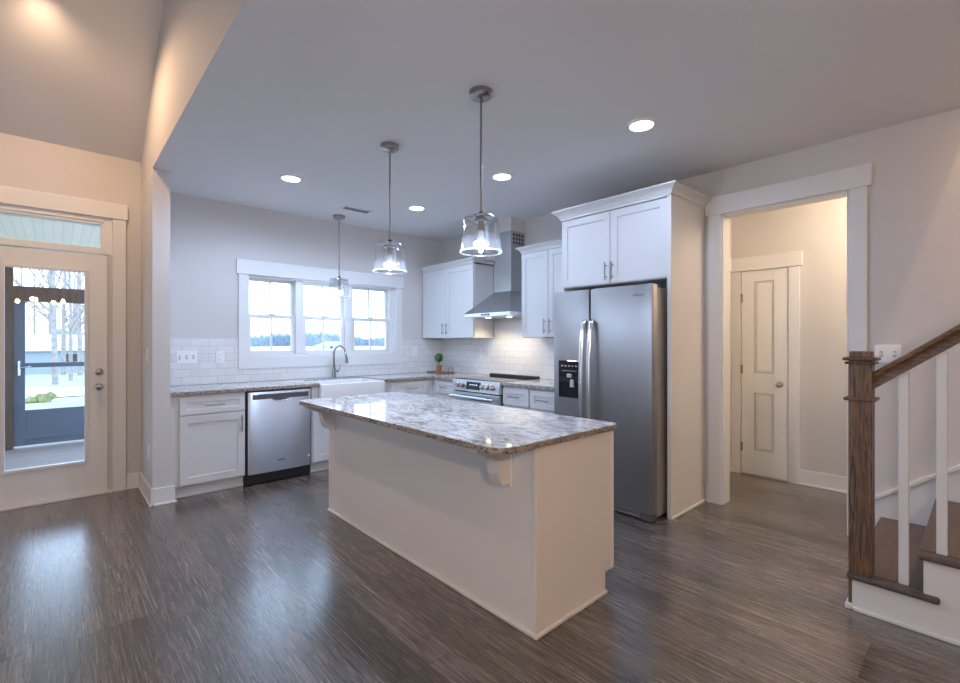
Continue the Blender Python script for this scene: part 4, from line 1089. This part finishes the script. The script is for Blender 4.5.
# ------------------------------------------------------------------ porch outside the patio door
S('porch_deck', B((-8.2, -3.35, 0.22, 3.50, -0.16, -0.05)), M['deck'], 'grey-brown porch deck outside the patio door', 'deck')
S('porch_ceiling', B((-8.2, -3.35, 0.20, 3.60, 2.50, 2.56)), M['bead'], 'white beadboard porch ceiling seen through the transom', 'ceiling')
PY = 3.30
t = thing('porch_screen_wall', 'brown-framed porch screen wall with a slate blue door panel', 'porch wall', (-4.2, PY, -0.05))
m = MB(); m.box(-8.2, -3.35, PY-0.05, PY+0.09, 1.87, 2.06); m.box(-8.2, -3.35, PY-0.05, PY+0.09, 2.34, 2.50); m.build('beam', M['brown'], t)
m = MB(); m.box(-4.75, -4.44, PY-0.04, PY+0.08, -0.05, 2.40); m.build('post', M['brown'], t)
m = MB(); m.box(-3.45, -3.35, PY-0.04, PY+0.08, -0.05, 2.40); m.build('post', M['brown'], t)
m = MB(); m.box(-4.44, -4.33, PY-0.02, PY+0.05, -0.02, 1.87, 0.004); m.box(-4.33, -3.45, PY-0.02, PY+0.05, 1.00, 1.06, 0.004); m.box(-4.33, -3.45, PY-0.012, PY+0.04, -0.02, 0.44, 0.002); m.box(-4.33, -3.45, PY-0.02, PY+0.05, 0.05, 0.10, 0.004)
sd = m.build('screen_door', M['navy'], t)
m = MB(); m.tube([(-4.385, PY-0.06, 0.90), (-4.385, PY-0.06, 1.09)], 0.014, 8); m.tube([(-4.385, PY-0.02, 1.00), (-4.385, PY-0.065, 1.00), (-4.27, PY-0.065, 1.01)], 0.009, 8); m.build('handle', M['handle'], sd)

# ------------------------------------------------------------------ land, road, houses, trees
def gz(x, y): return -0.50-0.0230*max(0, min(y, 60)-3.5)
def sheet(name, xs, ys, dz, m, label, cat):
    mb = MB(); bmg = mb.bm
    g = [[bmg.verts.new((x, y, gz(x, y)+dz)) for x in xs] for y in ys]
    for j in range(len(ys)-1):
        for i in range(len(xs)-1): bmg.faces.new((g[j][i], g[j][i+1], g[j+1][i+1], g[j+1][i]))
    return S(name, mb, m, label, cat)
sheet('ground', [-60, -20, 6], [0.2, 3.5, 20, 40, 60, 90], 0, M['grass'], 'pale winter lawn beyond the porch', 'lawn')
sheet('field', [6, 60, 200, 700], [0.2, 3.5, 20, 60, 200, 700], 0, M['straw'], 'pale straw field outside the kitchen window', 'field')
sheet('field', [-200, -60, -20, 6], [90, 200, 700], 0, M['straw'], 'pale straw field behind the neighbouring house', 'field')
sheet('road', [-60, -20, 6], [19.5, 27.0], 0.03, M['road'], 'pale gravel road crossing the lawn', 'road')
def house(name, x, y, w_, d_, h_, rh, ms, mr, label, ridge='x', wins=3, dz=0.0):
    z = gz(x, y)+dz
    t = thing(name, label, 'house', (x, y, z))
    m = MB(); m.box(x-w_/2, x+w_/2, y-d_/2, y+d_/2, z, z+h_); m.build('walls', ms, t)
    m = MB()
    if ridge == 'x':
        m.prism([(y-d_/2-0.4, z+h_-0.1), (y+d_/2+0.4, z+h_-0.1), (y, z+h_+rh)], 'x', x-w_/2-0.4, x+w_/2+0.4)
    else:
        m.prism([(x-w_/2-0.4, z+h_-0.1), (x+w_/2+0.4, z+h_-0.1), (x, z+h_+rh)], 'y', y-d_/2-0.4, y+d_/2+0.4)
    m.build('roof', mr, t)
    for k in range(wins):
        xx = x-w_/2+w_*(k+0.5)/wins
        m = MB(); m.box(xx-0.45, xx+0.45, y-d_/2-0.03, y-d_/2+0.02, z+0.9, z+1.9); m.build('window', M['hwin'], t)
    return t
house('house', -4.9, 58, 7.5, 7, 2.3, 1.5, M['siding'], M['roof'], 'low blue-grey house with a grey roof beyond the porch', wins=2)
house('farmhouse', 63, 141, 9, 8, 1.7, 1.5, M['whouse'], M['roof'], 'small white farmhouse across the field in the middle window', 'y', wins=2)
# bare trees in front of and behind the house
def bare_tree(x, y, h_, r):
    z = gz(x, y); m = MB()
    top = Vector((x+random.uniform(-0.4, 0.4), y, z+h_))
    m.tube([(x, y, z-0.2), (x+random.uniform(-.1, .1), y, z+h_*0.4), top], [r, r*0.72, r*0.12], 7)
    for k in range(22):
        s = random.uniform(0.25, 0.95); b0 = Vector((x, y, z)).lerp(top, s); a = random.uniform(0, 2*PI); L = h_*0.34*(1.15-s)
        b1 = b0+Vector((math.cos(a)*L*0.55, math.sin(a)*L*0.55, L*0.55)); b2_ = b1+Vector((math.cos(a+0.4)*L*0.35, math.sin(a+0.4)*L*0.35, L*0.5))
        rr_ = r*0.30*(1.1-s)+0.008
        m.tube([b0, b1, b2_], [rr_, rr_*0.65, rr_*0.3], 5)
        for q in range(2):
            c0_ = b0.lerp(b1, random.uniform(0.4, 1)); a2 = a+random.uniform(-1.2, 1.2)
            m.tube([c0_, c0_+Vector((math.cos(a2)*L*0.35, math.sin(a2)*L*0.35, L*0.38))], [rr_*0.5, rr_*0.2], 4)
    return m.build('bare_tree', M['bark'], label='bare winter tree standing beyond the porch and road', cat='tree', group='bare trees beyond the porch', loc=(x, y, z))
spots = [(-4.1, 31), (-3.35, 36), (-2.6, 46), (-3.6, 49), (-6.2, 52), (-4.6, 70), (-2.2, 72), (-8.0, 74), (0.6, 68), (-3.4, 84), (-6.4, 86), (-0.8, 88), (-4.9, 98), (-1.9, 100)]
for x, y in spots: bare_tree(x, y, random.uniform(10, 14)*(0.8+y/160), random.uniform(0.10, 0.17)*(0.7+y/110))
m = MB(); bms = bmesh.new()
for k in range(7):
    bmesh.ops.create_icosphere(bms, subdivisions=2, radius=random.uniform(0.10, 0.20), matrix=Matrix.Translation((-4.45+random.uniform(-0.3, 0.3), 17.5+random.uniform(-0.3, 0.3), gz(0, 17.5)+random.uniform(0.0, 0.25))))
for v in bms.verts: v.co += Vector((random.uniform(-1, 1), random.uniform(-1, 1), random.uniform(-1, 1)))*0.05
m.merge(bms); m.build('shrub', M['shrub'], label='yellow-green shrub on the lawn beyond the porch', cat='shrub')
# far tree line behind the field, haze carried by its colour
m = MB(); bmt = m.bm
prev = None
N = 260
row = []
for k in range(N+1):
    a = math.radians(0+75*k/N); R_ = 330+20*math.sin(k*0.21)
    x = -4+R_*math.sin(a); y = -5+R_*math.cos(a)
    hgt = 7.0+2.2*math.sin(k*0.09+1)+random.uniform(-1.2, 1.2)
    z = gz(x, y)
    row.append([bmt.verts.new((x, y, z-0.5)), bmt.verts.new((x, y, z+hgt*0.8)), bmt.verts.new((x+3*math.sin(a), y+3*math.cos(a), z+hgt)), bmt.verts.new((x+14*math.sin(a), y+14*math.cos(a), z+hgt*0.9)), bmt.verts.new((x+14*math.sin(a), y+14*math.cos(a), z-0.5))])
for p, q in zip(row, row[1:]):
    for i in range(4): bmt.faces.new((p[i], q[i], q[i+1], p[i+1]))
m.build('treeline', M['haze_tree'], kind='stuff', label='distant tree line behind the straw field, blue haze painted into its colour', cat='trees', loc=(0, 0, 0))

for o in list(bpy.data.objects):
    if o.type == 'MESH': o.data.update()
